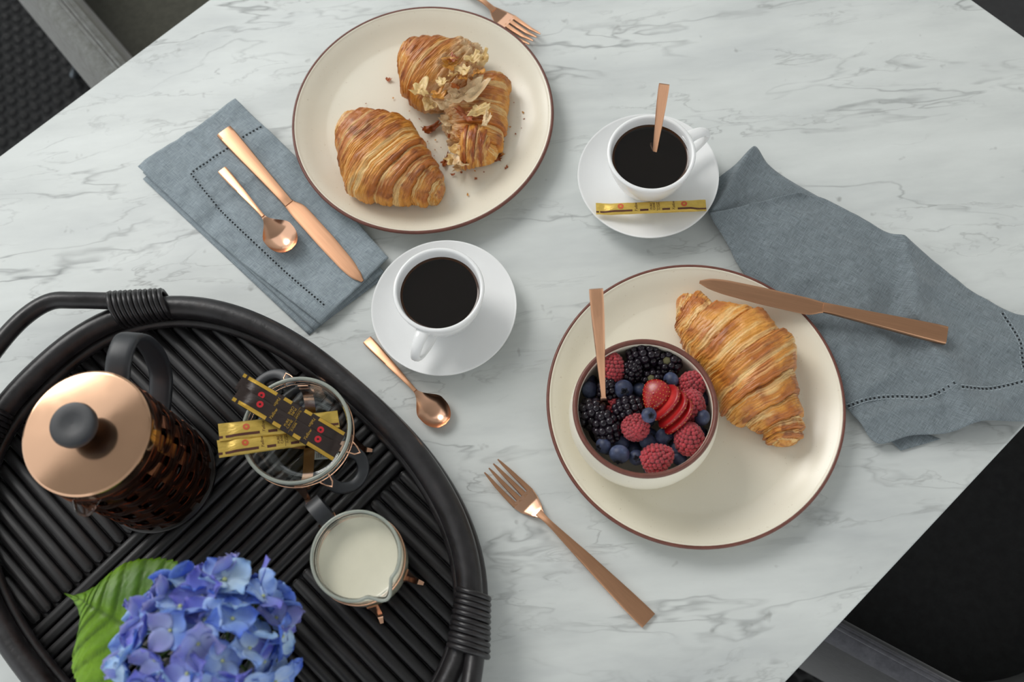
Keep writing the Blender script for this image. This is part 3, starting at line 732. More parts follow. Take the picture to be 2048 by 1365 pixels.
def make_knife(label, A, B, roll=0., mirror=1, blade='copper', hnd='copper'):
    L = np.linalg.norm(np.asarray(B)-A); t = thing('table_knife', label, 'knife'); hl = L*.495
    V, F = ribbon([0, .003, hl*.25, hl*.7, hl*.93, hl], [.0088, .0092, .0084, .0060, .0050, .0050], [.0042]*6, [.0032, .0036, .0036, .0032, .0028, .0018], 12, .5)
    obj('handle', V*[1, mirror, 1], F if mirror > 0 else [tuple(reversed(f)) for f in F], MAT[hnd], t, local=True, sharp=40)
    bl = L-hl; xs = hl+bl*np.array([-.01, .02, .05, .12, .5, .8, .93, .985, 1.0])
    up = np.array([.0050, .0052, .0056, .0062, .0062, .0052, .0030, -.0004, -.0026]); lo = np.array([-.0050, -.0056, -.0100, -.0112, -.0114, -.0100, -.0078, -.0052, -.0036])
    V, F = ribbon(xs, (up-lo)/2, [.0040]*9, [.0016, .0013, .0012, .0011, .0010, .0009, .0008, .0007, .0005], 12, .8, skew=(up+lo)/2)
    obj('blade', V*[1, mirror, 1], F if mirror > 0 else [tuple(reversed(f)) for f in F], MAT[blade], t, local=True, sharp=40)
    place(t, A, B, roll); return t
zA = zn1(*P(447, 268, .008)[:2])+.0006
A = P(451, 268, zA-TZ); B = P(722, 570, zA-TZ)
make_knife('copper table knife lying on the flat folded napkin', A, B, 0, -1)
A = P(1889, 675, .0235); B = P(1399, 562, .0285)
make_knife('copper table knife laid from the right-hand plate rim onto the rumpled napkin', A, B, 0, -1)
def make_fork(label, L):
    t = thing('table_fork', label, 'fork'); hl = L*.66
    V, F = ribbon([0, .003, hl*.2, hl*.6, hl*.92, hl, hl+.006], [.0084, .0088, .0082, .0056, .0027, .0028, .0040], [.0018, .0018, .0028, .0068, .0085, .0075, .0062], [.0014, .0016, .0018, .0020, .0019, .0015, .0013])
    obj('handle', V, F, MAT['copper'], t, local=True, sharp=40)
    hx = hl; H = L-hl; x1 = hx+H*.42
    V, F = ribbon([hx+.002, hx+H*.12, hx+H*.26, hx+H*.36, x1], [.0034, .0072, .0110, .0124, .0126], [.0068, .0040, .0018, .0020, .0024], [.0012, .0011, .0010, .0010, .0010], 14, .7)
    obj('head', V, F, MAT['copper_shine'], t, local=True, sharp=40)
    for k in range(4):
        y0 = (-1.5+k)*.0066; y1 = (-1.5+k)*.0062
        V, F = ribbon([x1-.003, x1+H*.12, x1+H*.35, L-.006, L], [.0027, .0024, .0019, .0014, .0006], [.0022, .0026, .0046, .0080, .0100], [.0010, .0011, .0011, .0010, .0005], 10, .7, skew=[y0, y0, y0*.5+y1*.5, y1*.97, y1*.95])
        obj('tine', V, F, MAT['copper'], t, local=True, sharp=40)
    return t
fk = make_fork('copper table fork lying on the marble beside the berry plate', .2)
A = P(1297, 1243, 0); B = P(983, 935, .005); L = np.linalg.norm((B-A)[:2])
fk2 = copy_tree(fk)
fk.scale = (L/.2,)*3; place(fk, A+[0, 0, .0003], A+(B-A)*[1, 1, 0]+[0, 0, .0003])
fk2['label'] = 'copper table fork partly hidden behind the croissant plate, tines at its rim'
B = P(1070, 85, .004); d = B-P(945, -8, .003); d[2] = 0; d /= np.linalg.norm(d); A = B-d*L*1.0
fk2.scale = (L/.2,)*3; place(fk2, A*[1, 1, 0]+[0, 0, TZ+.0003], B*[1, 1, 0]+[0, 0, TZ+.0003], 0)

# ------------------------------------------------------------------ French press
def strip(path, rad_out, hw, th, axis='z'):
    """flat band: centre points path, outward normals rad_out, half width hw along the binormal, thickness th"""
    path = np.asarray(path); N = np.asarray(rad_out); T = np.gradient(path, axis=0); T /= np.linalg.norm(T, axis=1)[:, None]; B = np.cross(T, N)
    hw = np.broadcast_to(np.asarray(hw, float), (len(path),))[:, None]
    V = np.stack([path+B*hw+N*th/2, path-B*hw+N*th/2, path-B*hw-N*th/2, path+B*hw-N*th/2], 1).reshape(-1, 3)
    return V, grid_faces(len(path), 4, cv=True)+[(3, 2, 1, 0), tuple(range((len(path)-1)*4, len(path)*4))]
def ringstrip(r, z, hh, th, n=128, amp=0, k=8, ph=0):
    t_ = np.linspace(0, 2*np.pi, n, endpoint=False); R = r+amp*np.sin(k*t_+ph); c, s = np.cos(t_), np.sin(t_)
    V = np.stack([np.stack([(R+a)*c, (R+a)*s, z+b+0*t_], -1) for a, b in ((th/2, -hh), (th/2, hh), (-th/2, hh), (-th/2, -hh))], 1).reshape(-1, 3)
    return V, grid_faces(n, 4, cu=True, cv=True)
TRZ = TZ+.0152
pc = np.array([-.3420, .2600])
press = thing('french_press', 'french press with flat copper lid, black knob and woven copper cage on the tray', 'coffee press', (pc[0], pc[1], TRZ))
obj('base', *lathe([(.0001, .0), (.0505, .0), (.0535, .002), (.0540, .007), (.0515, .009), (.0001, .009)], 80), MAT['black_metal'], press, local=True, sharp=40)
obj('beaker', *lathe([(.0001, .0100), (.040, .0100), (.0455, .014), (.0468, .024), (.0468, .138), (.0480, .1415), (.0465, .1420), (.0450, .138), (.0450, .026), (.0430, .0150), (.0001, .0125)], 80), MAT['glass'], press, local=True)
cfp = free('coffee', 'dark coffee inside the glass of the copper french press', 'coffee', *lathe([(.0001, .0112), (.043, .0135), (.0459, .026), (.0459, .112), (.0001, .112)], 48), MAT['coffee'], loc=(0, 0, 0)); cfp.location = (pc[0], pc[1], TRZ)
NR = 16; lev = [.0165+i*.0145 for i in range(9)]
for i in range(NR):
    a = 2*np.pi*(i+.5)/NR; zz = np.linspace(.008, .142, 60); r = .0506+.0016*np.cos((zz-lev[0])/.0145*np.pi)*(1 if i % 2 else -1)
    o = np.array([math.cos(a), math.sin(a), 0]); obj('upright_band', *strip(o*r[:, None]+np.array([0, 0, 1.])*zz[:, None], np.tile(o, (60, 1)),   .0062, .0009), MAT['copper_dark'], press, local=True, smooth=False)
for k, z in enumerate(lev):
    for dz in (-.0033, .0033):
        obj('woven_hoop', *ringstrip(.0506, z+dz, .0026, .0009, 160, .0017, NR/2, (math.pi/2 if k % 2 else -math.pi/2)+0.), MAT['copper_dark'], press, local=True, sharp=40)
obj('top_band', *ringstrip(.0512, .1400, .0045, .0012), MAT['copper_dark'], press, local=True, sharp=40)
obj('lid', *lathe([(.0001, .1430), (.0505, .1430), (.0517, .1450), (.0517, .1540), (.0513, .1556), (.0497, .1568), (.0480, .1570), (.0001, .1570)], 96), MAT['copper_lid'], press, local=True, sharp=30)
obj('plunger_rod', *lathe([(.0001, .156), (.0032, .156), (.0032, .172), (.0001, .172)], 16), MAT['steel'], press, local=True)
obj('knob', *lathe([(.0001, .1675), (.0105, .1675), (.0150, .1695), (.0178, .1745), (.0182, .1790), (.0172, .1815), (.0150, .1822), (.0080, .1812), (.0001, .1808)], 48), MAT['black_plastic'], press, local=True, sharp=50)
hd = dirpx(238, 905, 292, 690, .1); h = np.array([math.cos(hd), math.sin(hd), 0]); sd = np.cross(h, [0, 0, 1.])
q = smooth_line([h*.052+[0, 0, .128], h*.072+[0, 0, .134], h*.090+[0, 0, .128], h*.098+[0, 0, .105], h*.096+[0, 0, .075], h*.084+[0, 0, .050], h*.066+[0, 0, .040], h*.053+[0, 0, .036]], 50)
T = np.gradient(q, axis=0); T /= np.linalg.norm(T, axis=1)[:, None]; V = []
for i in range(50):
    N = np.cross(sd, T[i])
    for j in range(14):
        a = 2*np.pi*j/14; V.append(q[i]+sd*.0108*np.sign(math.cos(a))*abs(math.cos(a))**.45+N*.0036*np.sign(math.sin(a))*abs(math.sin(a))**.6)
obj('handle', np.array(V), [tuple(reversed(f)) for f in grid_faces(50, 14, cv=True)]+[tuple(range(14)), tuple(reversed(range(49*14, 50*14)))], MAT['black_plastic'], press, local=True, sharp=50)
# pouring lip of the beaker, opposite the handle
sdir = dirpx(178, 868, 160, 1010, .14); s_ = np.array([math.cos(sdir), math.sin(sdir), 0]); V = []; sx = np.cross(s_, [0, 0, 1.])
for i in range(10):
    u_ = i/9
    for j in range(13):
        v_ = j/12*2-1; wv = .013*(1-u_*.55); V.append(s_*(.0475+.0150*u_-.004*v_*v_*(1-u_*.3))+sx*wv*v_+np.array([0, 0, .1405+.003*u_-.008*(1-v_*v_)*(1-.5*u_)]))
V = np.array(V); o = obj('spout', V, grid_faces(10, 13), MAT['glass'], press, local=True); md = o.modifiers.new('thick', 'SOLIDIFY'); md.thickness = .0018

# ------------------------------------------------------------------ glass sugar bowl and milk jug in copper frames
def copper_frame(parent, R0, prof_r, prof_z, dirs, foot, zb):
    """crossing straps below a glass, each end turned out into a pointed foot"""
    for d in dirs:
        D = np.array([math.cos(d), math.sin(d), 0]); r = np.array(prof_r); z = np.array(prof_z)
        pts = np.array([D*a+np.array([0, 0, b]) for a, b in zip(np.r_[-r[::-1], r], np.r_[z[::-1], z])])
        pts = smooth_line(pts, 60); T = np.gradient(pts, axis=0); T /= np.linalg.norm(T, axis=1)[:, None]; S = np.cross(D, [0, 0, 1.]); N = np.cross(T, S)
        N *= -1 if N[30, 2] > 0 else 1
        obj('strap', *strip(pts, N, .0050, .0010), MAT['copper_shine'], parent, local=True, sharp=40)
        for sg in (-1, 1):
            E = D*sg; q = smooth_line([E*(R0+.0012)+[0, 0, zb+.022], E*(R0+.0022)+[0, 0, zb+.010], E*(R0+.0055)+[0, 0, .0045], E*(R0+.0125)+[0, 0, .0008]], 16)
            T = np.gradient(q, axis=0); T /= np.linalg.norm(T, axis=1)[:, None]; S2 = np.cross(E, [0, 0, 1.]); N = np.cross(T, S2)
            obj('foot', *strip(q, N, np.linspace(.0050, .0015, 16), .0012), MAT['copper_shine'], parent, local=True, sharp=40)
zr = .0152+.056
a_ = P(482.5, 863, zr); b_ = P(703, 863, zr); gr = np.linalg.norm(a_-b_)/2; gc = (P(592.5, 751, zr)+P(592.5, 975, zr))/2; gc = np.array([(a_[0]+b_[0])/2, (P(592, 751, zr)[1]+P(592, 975, zr)[1])/2])
print('sugar bowl r', gr, gc)
sb = thing('sugar_bowl', 'round clear glass bowl in a copper frame with black loop handles, holding sugar sticks', 'bowl', (gc[0], gc[1], TRZ))
g = gr
obj('glass_bowl', *lathe(smooth_prof([(.0001, .0085), (.020, .0088), (.032, .0115), (.0405, .020), (g-.0050, .034), (g-.0040, .050)])+[(g-.0042, .0545), (g-.0034, .0562), (g-.0018, .0568), (g-.0004, .0562), (g+.0004, .0545), (g, .0528)]+smooth_prof([(g-.0016, .0500), (g-.0030, .033), (.0425, .0185), (.033, .0095), (.020, .0062), (.0001, .006)])[0:], 96), MAT['glass'], sb, local=True)
dv_ = dirpx(625, 770, 615, 1000, .02); dh_ = dirpx(480, 872, 730, 892, .02)
copper_frame(sb, g-.0035, [.004, .022, .034, g-.0042, g-.0020, g-.0012], [.0048, .0048, .0082, .0185, .033, .040], (dv_, dh_), 0, .012)
obj('rim', *tube([(math.cos(a)*(g-.0016), math.sin(a)*(g-.0016), .0566) for a in np.linspace(0, 2*np.pi, 110, endpoint=False)], .0017, 10, closed=True), MAT['glass_rim_glint'], sb, local=True)
obj('wire_ring', *tube([(math.cos(a)*(g-.0002), math.sin(a)*(g-.0002), .0440) for a in np.linspace(0, 2*np.pi, 96, endpoint=False)], .0005, 8, closed=True), MAT['copper_shine'], sb, local=True)
for sgn, (hu, hv) in (('lower', (700, 950)), ('upper', (530, 765))):
    ha = dirpx(597, 870, hu, hv, .05); H = np.array([math.cos(ha), math.sin(ha), 0]); S = np.cross(H, [0, 0, 1.])
    t_ = np.linspace(-2.05, 2.05, 40); c0_ = H*(g+.0035)
    V = []
    for a in t_:
        e = H*math.cos(a)*1.0+S*math.sin(a)*1.12; p = c0_+e*.0150+np.array([0, 0, .0385-.004*math.cos(a)])
        for j in range(12):
            b = 2*np.pi*j/12; V.append(p+e*.0050*np.sign(math.cos(b))*abs(math.cos(b))**.5+np.array([0, 0, 1.])*.0032*np.sign(math.sin(b))*abs(math.sin(b))**.6)
    obj('handle', np.array(V), [tuple(reversed(f)) for f in grid_faces(40, 12, cv=True)]+[tuple(range(12)), tuple(reversed(range(39*12, 40*12)))], MAT['black_plastic'], sb, local=True, sharp=50)
    for k in (-1, 1):
        pts = [H*(g-.003)+S*k*.0125+[0, 0, .0470], H*(g+.0035)+S*k*.0150+[0, 0, .0462], H*(g+.0065)+S*k*.0190+[0, 0, .0455], H*(g+.0012)+S*k*.0215+[0, 0, .0462], H*(g-.0045)+S*k*.0225+[0, 0, .0470]]
        obj('clip', *tube(pts, .0008, 8), MAT['copper_shine'], sb, local=True)
# price sticker under the glass
q = P(641, 906, .025); V, F = box((0, 0, 0), (.0145, .0105, .0002)); 
stk = obj('sticker', V@frame_from([1, -.1, 0]).T+[q[0], q[1], TRZ+.0044], F, MAT['paper'], sb, smooth=False)
bars = [(-.0045+i*.0011+random.uniform(-.0002, .0002), random.choice((.0003, .0005))) for i in range(9)]
obj('barcode', *join([(box((0, 0, 0), (w_, .0045, .0001))[0]@frame_from([1, -.1, 0]).T+[q[0]+x_, q[1]-.0012, TRZ+.0046], box((0, 0, 0), (1, 1, 1))[1]) for x_, w_ in bars]), MAT['ink'], stk, smooth=False)

jr_z = .0152+.068
a_ = P(622, 1112, jr_z); b_ = P(802, 1112, jr_z); jr = np.linalg.norm(a_-b_)/2; jc = np.array([(a_[0]+b_[0])/2, (P(712, 1023, jr_z)[1]+P(712, 1204, jr_z)[1])/2])
print('jug r', jr, jc)
jug = thing('milk_jug', 'small glass milk jug with copper feet, black strap handle and pouring lip', 'jug', (jc[0], jc[1], TRZ))
n = 96; prof = [(.0001, .0085), (.024, .0088), (.0315, .0125), (.0345, .022), (.0350, .040), (.0348, .054), (jr-.0036, .0640), (jr-.0010, .0682), (jr, .0685), (jr+.0004, .0672), (jr-.0008, .0635), (.0374, .054), (.0376, .040), (.0370, .021), (.0335, .0095), (.025, .0060), (.0001, .0060)]
V, F = lathe(smooth_prof(prof, 70), n)
ja = dirpx(712, 1112, 776, 1200, jr_z)
ang = np.arctan2(V[:, 1], V[:, 0]); da = (ang-ja+np.pi) % (2*np.pi)-np.pi; wgt = np.exp(-(da/.20)**2)*sstep(.050, .068, V[:, 2]); rr_ = np.hypot(V[:, 0], V[:, 1])+1e-9
V[:, :2] *= (1+wgt*.0085/rr_*1)[:, None]; V[:, 2] += wgt*.0015
w2 = (np.exp(-((abs(da)-.36)/.12)**2))*sstep(.050, .068, V[:, 2]); V[:, :2] *= (1-w2*.0015/rr_)[:, None]
obj('glass_body', V, F, MAT['glass'], jug, local=True)
rr2 = []
for a in np.linspace(0, 2*np.pi, 140, endpoint=False):
    d_ = (a-ja+np.pi) % (2*np.pi)-np.pi; r_ = jr-.0008+.0085*math.exp(-(d_/.20)**2)-.0015*math.exp(-((abs(d_)-.36)/.12)**2); rr2.append((r_*math.cos(a), r_*math.sin(a), .0686+.0015*math.exp(-(d_/.20)**2)))
obj('rim', *tube(rr2, .0014, 10, closed=True), MAT['glass_rim_glint'], jug, local=True)
dA = dirpx(712, 1125, 838, 1165, .02); dB = dirpx(712, 1125, 735, 1240, .02)
copper_frame(jug, .0378, [.004, .022, .033, .0372, .0388, .0388], [.0048, .0048, .0080, .018, .030, .036], (dA, dB), 0, .012)
obj('wire_ring', *tube([(math.cos(a)*.0384, math.sin(a)*.0384, .0500) for a in np.linspace(0, 2*np.pi, 80, endpoint=False)], .0008, 8, closed=True), MAT['copper_shine'], jug, local=True)
ha = dirpx(712, 1112, 636, 1020, .075); H = np.array([math.cos(ha), math.sin(ha), 0]); S = np.cross(H, [0, 0, 1.])
q = smooth_line([H*.0405+[0, 0, .0600], H*.0500+[0, 0, .0640], H*.0600+[0, 0, .0620], H*.0650+[0, 0, .052], H*.0640+[0, 0, .036], H*.056+[0, 0, .024], H*.0410+[0, 0, .0215]], 40)
T = np.gradient(q, axis=0); T /= np.linalg.norm(T, axis=1)[:, None]
V, F = strip(q, np.cross(T, S), .0068, .0045); obj('handle', V, F, MAT['black_plastic'], jug, local=True, sharp=40)
for k in (-1, 1): obj('clip', *tube([H*.0380+S*k*.0035+[0, 0, .0665], H*.0375+S*k*.0070+[0, 0, .0660], H*.0425+S*k*.0085+[0, 0, .0600], H*.0430+S*k*.0050+[0, 0, .0585]], .0009, 8), MAT['copper_shine'], jug, local=True)
mk = free('milk', 'pale creamy milk filling the small glass jug', 'milk', *lathe([(.0001, .0075), (.024, .0078), (.0320, .0115), (.0357, .022), (.0362, .040), (.0360, .0500), (.0352, .0524), (.0340, .0520), (.0001, .0520)], 72), MAT['milk'], loc=(0, 0, 0), sharp=60)
mk.location = (jc[0], jc[1], TRZ)

# ------------------------------------------------------------------ sugar sticks
def text_mesh(body, size, shear=0., space=1.):
    cu = bpy.data.curves.new('lettering', 'FONT'); cu.body = body; cu.size = size; cu.shear = shear; cu.align_x = 'CENTER'; cu.align_y = 'CENTER'; cu.space_line = space; cu.resolution_u = 2
    o = bpy.data.objects.new('lettering', cu); COL.objects.link(o); bpy.context.view_layer.update()
    me = bpy.data.meshes.new_from_object(o.evaluated_get(bpy.context.evaluated_depsgraph_get()))
    V = np.array([v.co[:] for v in me.vertices]); F = [tuple(p.vertices) for p in me.polygons]
    bpy.data.objects.remove(o); bpy.data.meshes.remove(me); return V, F
TX = {k: text_mesh(*a) for k, a in {'script': ('Yellow', .0052, .45), 'block': ('PURE\nCANE', .0040, 0, .9), 'block2': ('SUGAR', .0030)}.items()}
def sugar_stick(label, A, B, L, kind, side, seed, W=.0160, bend=None):
    dark = kind == 'dark'
    t = thing('sugar_stick', label, 'sugar stick', group='paper sugar sticks')
    def surf(x, y):
        e = np.minimum(x, L-x); k = sstep(.006, .017, e); z = .0030*k*np.sqrt(np.clip(1-(np.asarray(y)/(W/2))**2, 0, 1))+.00035*noise(np.asarray(x)*160, np.asarray(y)*160, seed, 4)*k
        if bend: z = z+bend[1]*np.clip((bend[0]-np.asarray(x))/bend[0], 0, 1)**1.0*(np.asarray(x) < bend[0])
        return z
    nx, ny = 60, 13; X, Y = np.meshgrid(np.linspace(0, L, nx), np.linspace(-W/2, W/2, ny), indexing='ij')
    Zt = surf(X, Y)+.0002; Zb = -surf(X, Y)-.0002
    if bend: b_ = bend[1]*np.clip((bend[0]-X)/bend[0], 0, 1); Zb = -(surf(X, Y)-b_)+b_-.0002
    e = np.minimum(X, L-X); cr = np.where(e < .008, .00028*np.sin(X*2*np.pi/.0016), 0)
    V = np.vstack([np.stack([X, Y, Zt+cr], -1).reshape(-1, 3), np.stack([X, Y, Zb+cr], -1).reshape(-1, 3)]); n = nx*ny
    F = grid_faces(nx, ny); F = [tuple(reversed(f)) for f in F] if 0 else F
    F = F+[tuple(i+n for i in reversed(f)) for f in F]
    per = [i*ny for i in range(nx)]+[(nx-1)*ny+j for j in range(1, ny)]+[i*ny+ny-1 for i in range(nx-2, -1, -1)]+[j for j in range(ny-2, 0, -1)]
    F += [(b, a, a+n, b+n) for a, b in zip(per, per[1:]+per[:1])]
    obj('wrapper', V, F, MAT['brownpaper' if dark else 'gold'], t, local=True, sharp=60)
    mp = MAT['print_gold'] if dark else MAT['print_brown']
    def decal(name, V, F, m_): V = np.array(V, float); V[:, 2] = surf(V[:, 0], V[:, 1])+.00045; return obj(name, V, F, m_, t, local=True, smooth=False)
    for x0, x1 in ((.0, .33), (.40, .475), (.60, .67), (.74, 1.)):
        a, b = np.meshgrid(np.linspace(x0, x1, 14)*L, side*np.linspace(*((.28, .48) if dark else (.22, .36)), 3)*W, indexing='ij'); decal('stripe', np.stack([a, b, 0*a], -1).reshape(-1, 3), grid_faces(14, 3), mp)
    for x in (.225, .80):
        c = np.array([x*L, -side*.10*W, 0])
        t_ = np.linspace(0, 2*np.pi, 24, endpoint=False); V = np.vstack([c+np.stack([.0030*r*np.cos(t_), .0030*r*np.sin(t_), 0*t_], -1) for r in (1, .7, .36)]); decal('round_emblem', V, grid_faces(3, 24, cv=True), MAT['print_red'] if dark else MAT['print_orange'])
        if not dark: decal('emblem_centre', c+np.stack([.0010*np.cos(t_), .0010*np.sin(t_), 0*t_], -1), [tuple(range(24))], MAT['print_gold'])
    for x, k, sc in ((.365, 'script', .75), (.515, 'block', .78), (.572, 'block2', .9), (.705, 'script', .75)):
        v, f = TX[k]; s_ = -side; V = np.stack([-v[:, 1]*s_*sc+x*L, v[:, 0]*s_*sc, 0*v[:, 0]], -1); V[:, 1] = np.clip(V[:, 1], -W*.48, W*.48); decal('lettering', V, f, mp)
    for k in range(2): a, b = np.meshgrid(np.array([.553, .556])*L+k*.07*L*0, np.linspace(-.40, .40, 8)*W, indexing='ij'); decal('rule', np.stack([a, b, 0*a], -1).reshape(-1, 3), grid_faces(2, 8), mp)
    place(t, A, np.asarray(A)+(np.asarray(B)-A)); return t
def st_px(label, a, b, za, zb, kind, side, seed, **k):
    A = P(a[0], a[1], za); B = P(b[0], b[1], zb); sugar_stick(label, A, B, np.linalg.norm(B-A), kind, side, seed, **k)
st_px('gold sugar stick over the glass bowl rim, the upper of the gold pair', (437.5, 866), (677, 838.5), .0825, .0520, 'gold', -1, 2)
st_px('gold sugar stick over the glass bowl rim, the lower of the gold pair', (436, 899), (672, 866), .0820, .0480, 'gold', -1, 3)
st_px('dark brown sugar stick across the glass bowl, the one nearer the tray rim', (479, 762), (684, 882), .0880, .0610, 'dark', 1, 4)
st_px('dark brown sugar stick across the glass bowl, lying over the gold sticks', (473, 786), (674, 907), .0890, .0620, 'dark', -1, 5)
A = P(1192, 420, .0228); B = P(1412, 411, .0245); 
sugar_stick('torn-open gold sugar stick lying on the saucer', A, B, np.linalg.norm(B-A), 'gold', -1, 6, W=.0125, bend=(.014, .0025))

# ------------------------------------------------------------------ croissants
GOLD, PALE, BRN, DARK, CREAM = (np.array(lin(*c)) for c in ((236, 164, 70), (253, 214, 146), (182, 94, 38), (108, 48, 22), (255, 219, 170)))
def pastry(name, st, zb, parent, seed, edges, centre=.5, step=.0028, stria=.0010, N=400, M=150, tear=None, hk=1., curl=0., dark=1., ends=(.05, .05), wr=1.):
    """croissant body lofted through stations (L px, R px, height in m); edges = where the outer edges of the rolled layers lie along 0..1"""
    st_ = np.array([list(a)+list(b)+[h_] for a, b, h_ in st], float); I = smooth_line(st_, N)
    s = np.linspace(0, 1, N); ph = np.linspace(0, 2*np.pi, M, endpoint=False); Lw = np.zeros((N, 3)); Rw = np.zeros((N, 3))
    for i in range(N): Lw[i] = P(I[i, 0], I[i, 1], zb+I[i, 4]*.3); Rw[i] = P(I[i, 2], I[i, 3], zb+I[i, 4]*.3)
    C = (Lw+Rw)/2; A = (Rw-Lw)/2; H = I[:, 4]*hk
    e = np.ones(N); a, b = ends
    if a: e = np.minimum(e, np.sqrt(np.clip(1-(1-np.clip(s/a, 0, 1))**2, .0, 1)))
    if b: e = np.minimum(e, np.sqrt(np.clip(1-(1-np.clip((1-s)/b, 0, 1))**2, .0, 1)))
    S, PH = np.meshgrid(s, ph, indexing='ij'); cp, sp_ = np.cos(PH), np.sin(PH)
    wa = .018*fbm(cp*1.5+3, sp_*1.5, S*3, 3, seed)+.006*fbm(cp*5, sp_*5, S*9, 3, seed+3)
    SS = S+wa+curl*cp
    ed = sorted(edges); d = np.zeros_like(S); q = np.zeros_like(S)
    lo = [x for x in ed if x < centre]; hi = [x for x in ed if x >= centre]
    bnd = [-.2]+ed+[1.2]
    for i in range(len(bnd)-1):
        x0, x1 = bnd[i], bnd[i+1]; m_ = (SS >= x0) & (SS < x1)
        f = (SS-x0)/(x1-x0)
        if x1 <= centre: qq = 1-f
        elif x0 >= centre: qq = f
        else: qq = np.abs(f-.5)*2
        if x0 < centre < x1 and False: pass
        q = np.where(m_, qq, q)
    prof = (.25+.75*np.clip(q, 0, 1)**.6)*(1-sstep(.93, 1.0, q)*1.0)
    d = step*(prof-.45)
    # fine layered lines running round the body
    ln = fbm(SS*110+seed, cp*1.2, sp_*1.2, 3, seed+11); ln2 = fbm(SS*210, cp*1.6, sp_*1.6, 2, seed+17)
    groove = np.abs(ln)
    side_ = np.clip(1-sp_, 0, 1)*.6+.4
    d = d-stria*np.clip(.22-groove, 0, 1)*4*side_+stria*.6*ln2
    wrk = fbm(S*38, cp*5, sp_*5, 4, seed+23); d = d+.0011*wr*wrk+.0018*fbm(S*9, cp*2, sp_*2, 3, seed+29)
    top = np.clip(sp_, 0, 1)
    # colour
    br = sstep(-.25, .35, fbm(S*10, cp*2.2, sp_*2.2, 4, seed+31)+.55*(np.clip(q, 0, 1)-.45)+.35*top-.22)*dark
    pl = sstep(.0, .42, fbm(SS*70, cp*1.2, sp_*1.2, 3, seed+37)+.85*(.36-q)+.02)
    col = mixc(GOLD, PALE, pl*.85); col = mixc(col, BRN, br*.75*(1-.6*pl)); col = mixc(col, DARK, sstep(.62, 1., br)*sstep(-.05, .4, wrk)*.55)
    col = mixc(col, BRN, sstep(.10, .0, groove)*.35)
    col = mixc(col, BRN, sstep(.1, -.7, sp_)*.5)
    if tear is not None:
        w_ = tear(S, cp, sp_); tn = fbm(S*26, cp*5, sp_*5, 4, seed+41); tn2 = fbm(S*60, cp*10, sp_*10, 3, seed+43)
        d = d+w_*(.0065*tn+.003*np.abs(tn2)-.001)
        tc = mixc(np.array(lin(214, 158, 92)), CREAM, sstep(-.25, .30, tn)); tc = mixc(tc, BRN, sstep(.20, .55, -tn2)*.7); col = mixc(col, tc, w_)
    up = np.where(sp_ > 0, np.abs(sp_)**.85*.72, -np.abs(sp_)**.8*.28)
    an = np.linalg.norm(A, axis=1)[:, None]; nA = A/(an+1e-9)
    hx = np.sign(cp)*np.abs(cp)**.9
    V = C[:, None]+A[:, None]*(hx*e[:, None])[..., None]; V[..., 2] = TZ+zb+H[:, None]*.28*1.0+(H[:, None]*up*e[:, None])
    dd = (d*(.35+.65*e[:, None]))[..., None]; V = V+nA[:, None]*(hx[..., None]*dd)
    V[..., 2] += np.where(sp_ > 0, sp_, 0)*dd[..., 0]
    V[..., 2] = np.maximum(V[..., 2], TZ+zb+.0001)
    F = grid_faces(N, M, cv=True); F = [tuple(reversed(f)) for f in F]+[tuple(range(M)), tuple(reversed(range((N-1)*M, N*M)))]
    # outward check
    VV = V.reshape(-1, 3); a0, b0, c0_, _ = F[len(F)//2]; nrm = np.cross(VV[b0]-VV[a0], VV[c0_]-VV[a0]); 
    if nrm@(VV[a0]-C[(a0//M)]-[0, 0, H[a0//M]*.0]) < 0: F = [tuple(reversed(f)) for f in F]
    return obj(name, VV, F, MAT['crust'], parent, col=col.reshape(-1, 3))
def flake_mesh(size, curl, seed, ragged=.45, n=9):
    """a thin curved ragged shard of pastry; local, lying in xy"""
    nr, na = 6, 26; a = np.linspace(0, 2*np.pi, na, endpoint=False); rr = np.array([.03, .3, .55, .75, .9, 1.]); Rg, Ag = np.meshgrid(rr, a, indexing='ij')
    edge = 1+ragged*(noise(np.cos(Ag)*2.2+seed, np.sin(Ag)*2.2, seed, 2)+.7*noise(np.cos(Ag)*6+seed, np.sin(Ag)*6, seed, 4))
    x = Rg*np.cos(Ag)*edge*size[0]/2; y = Rg*np.sin(Ag)*edge*size[1]/2; u_ = x/size[0]*2; v_ = y/size[1]*2
    z = curl*size[0]*(u_**2)*.4+.10*size[0]*noise(u_*2+seed, v_*2, seed, 5)+.05*size[0]*noise(u_*5+seed, v_*5, seed, 8)
    top = np.stack([x, y, z], -1).reshape(-1, 3); bot = top-[0, 0, max(.0003, size[0]*.02)]; m_ = nr*na; F = grid_faces(nr, na, cv=True)+[tuple(reversed(range(na)))]; F = F+[tuple(i+m_ for i in reversed(f)) for f in F]
    o_ = (nr-1)*na; F += [(o_+(k+1) % na, o_+k, o_+k+m_, o_+(k+1) % na+m_) for k in range(na)]
    cc = mixc(np.ones((len(top)*2, 3))*.75, np.ones((len(top)*2, 3))*1.1, np.r_[*(noise(top[:, 0]*900, top[:, 1]*900, seed, 3),)*2]*.5+.5)
    return np.vstack([top, bot]), F, cc
def flake(name, parent, u, v, z, sx, sy, ang, tilt, seed, col, curl=.5, roll=0.):
    V, F, cc = flake_mesh((sx, sy), curl, seed); R = Matrix.Rotation(rad(ang), 3, 'Z') @ Matrix.Rotation(rad(tilt), 3, 'Y') @ Matrix.Rotation(rad(roll), 3, 'X')
    V = V@np.array(R).T; p = P(u, v, z)
    c_ = np.clip(np.asarray(col)*cc, 0, 1)
    return obj(name, V+p, F, MAT['crust'], parent, col=c_) if parent is not None else (V+p, F, c_)
PZ = .0076
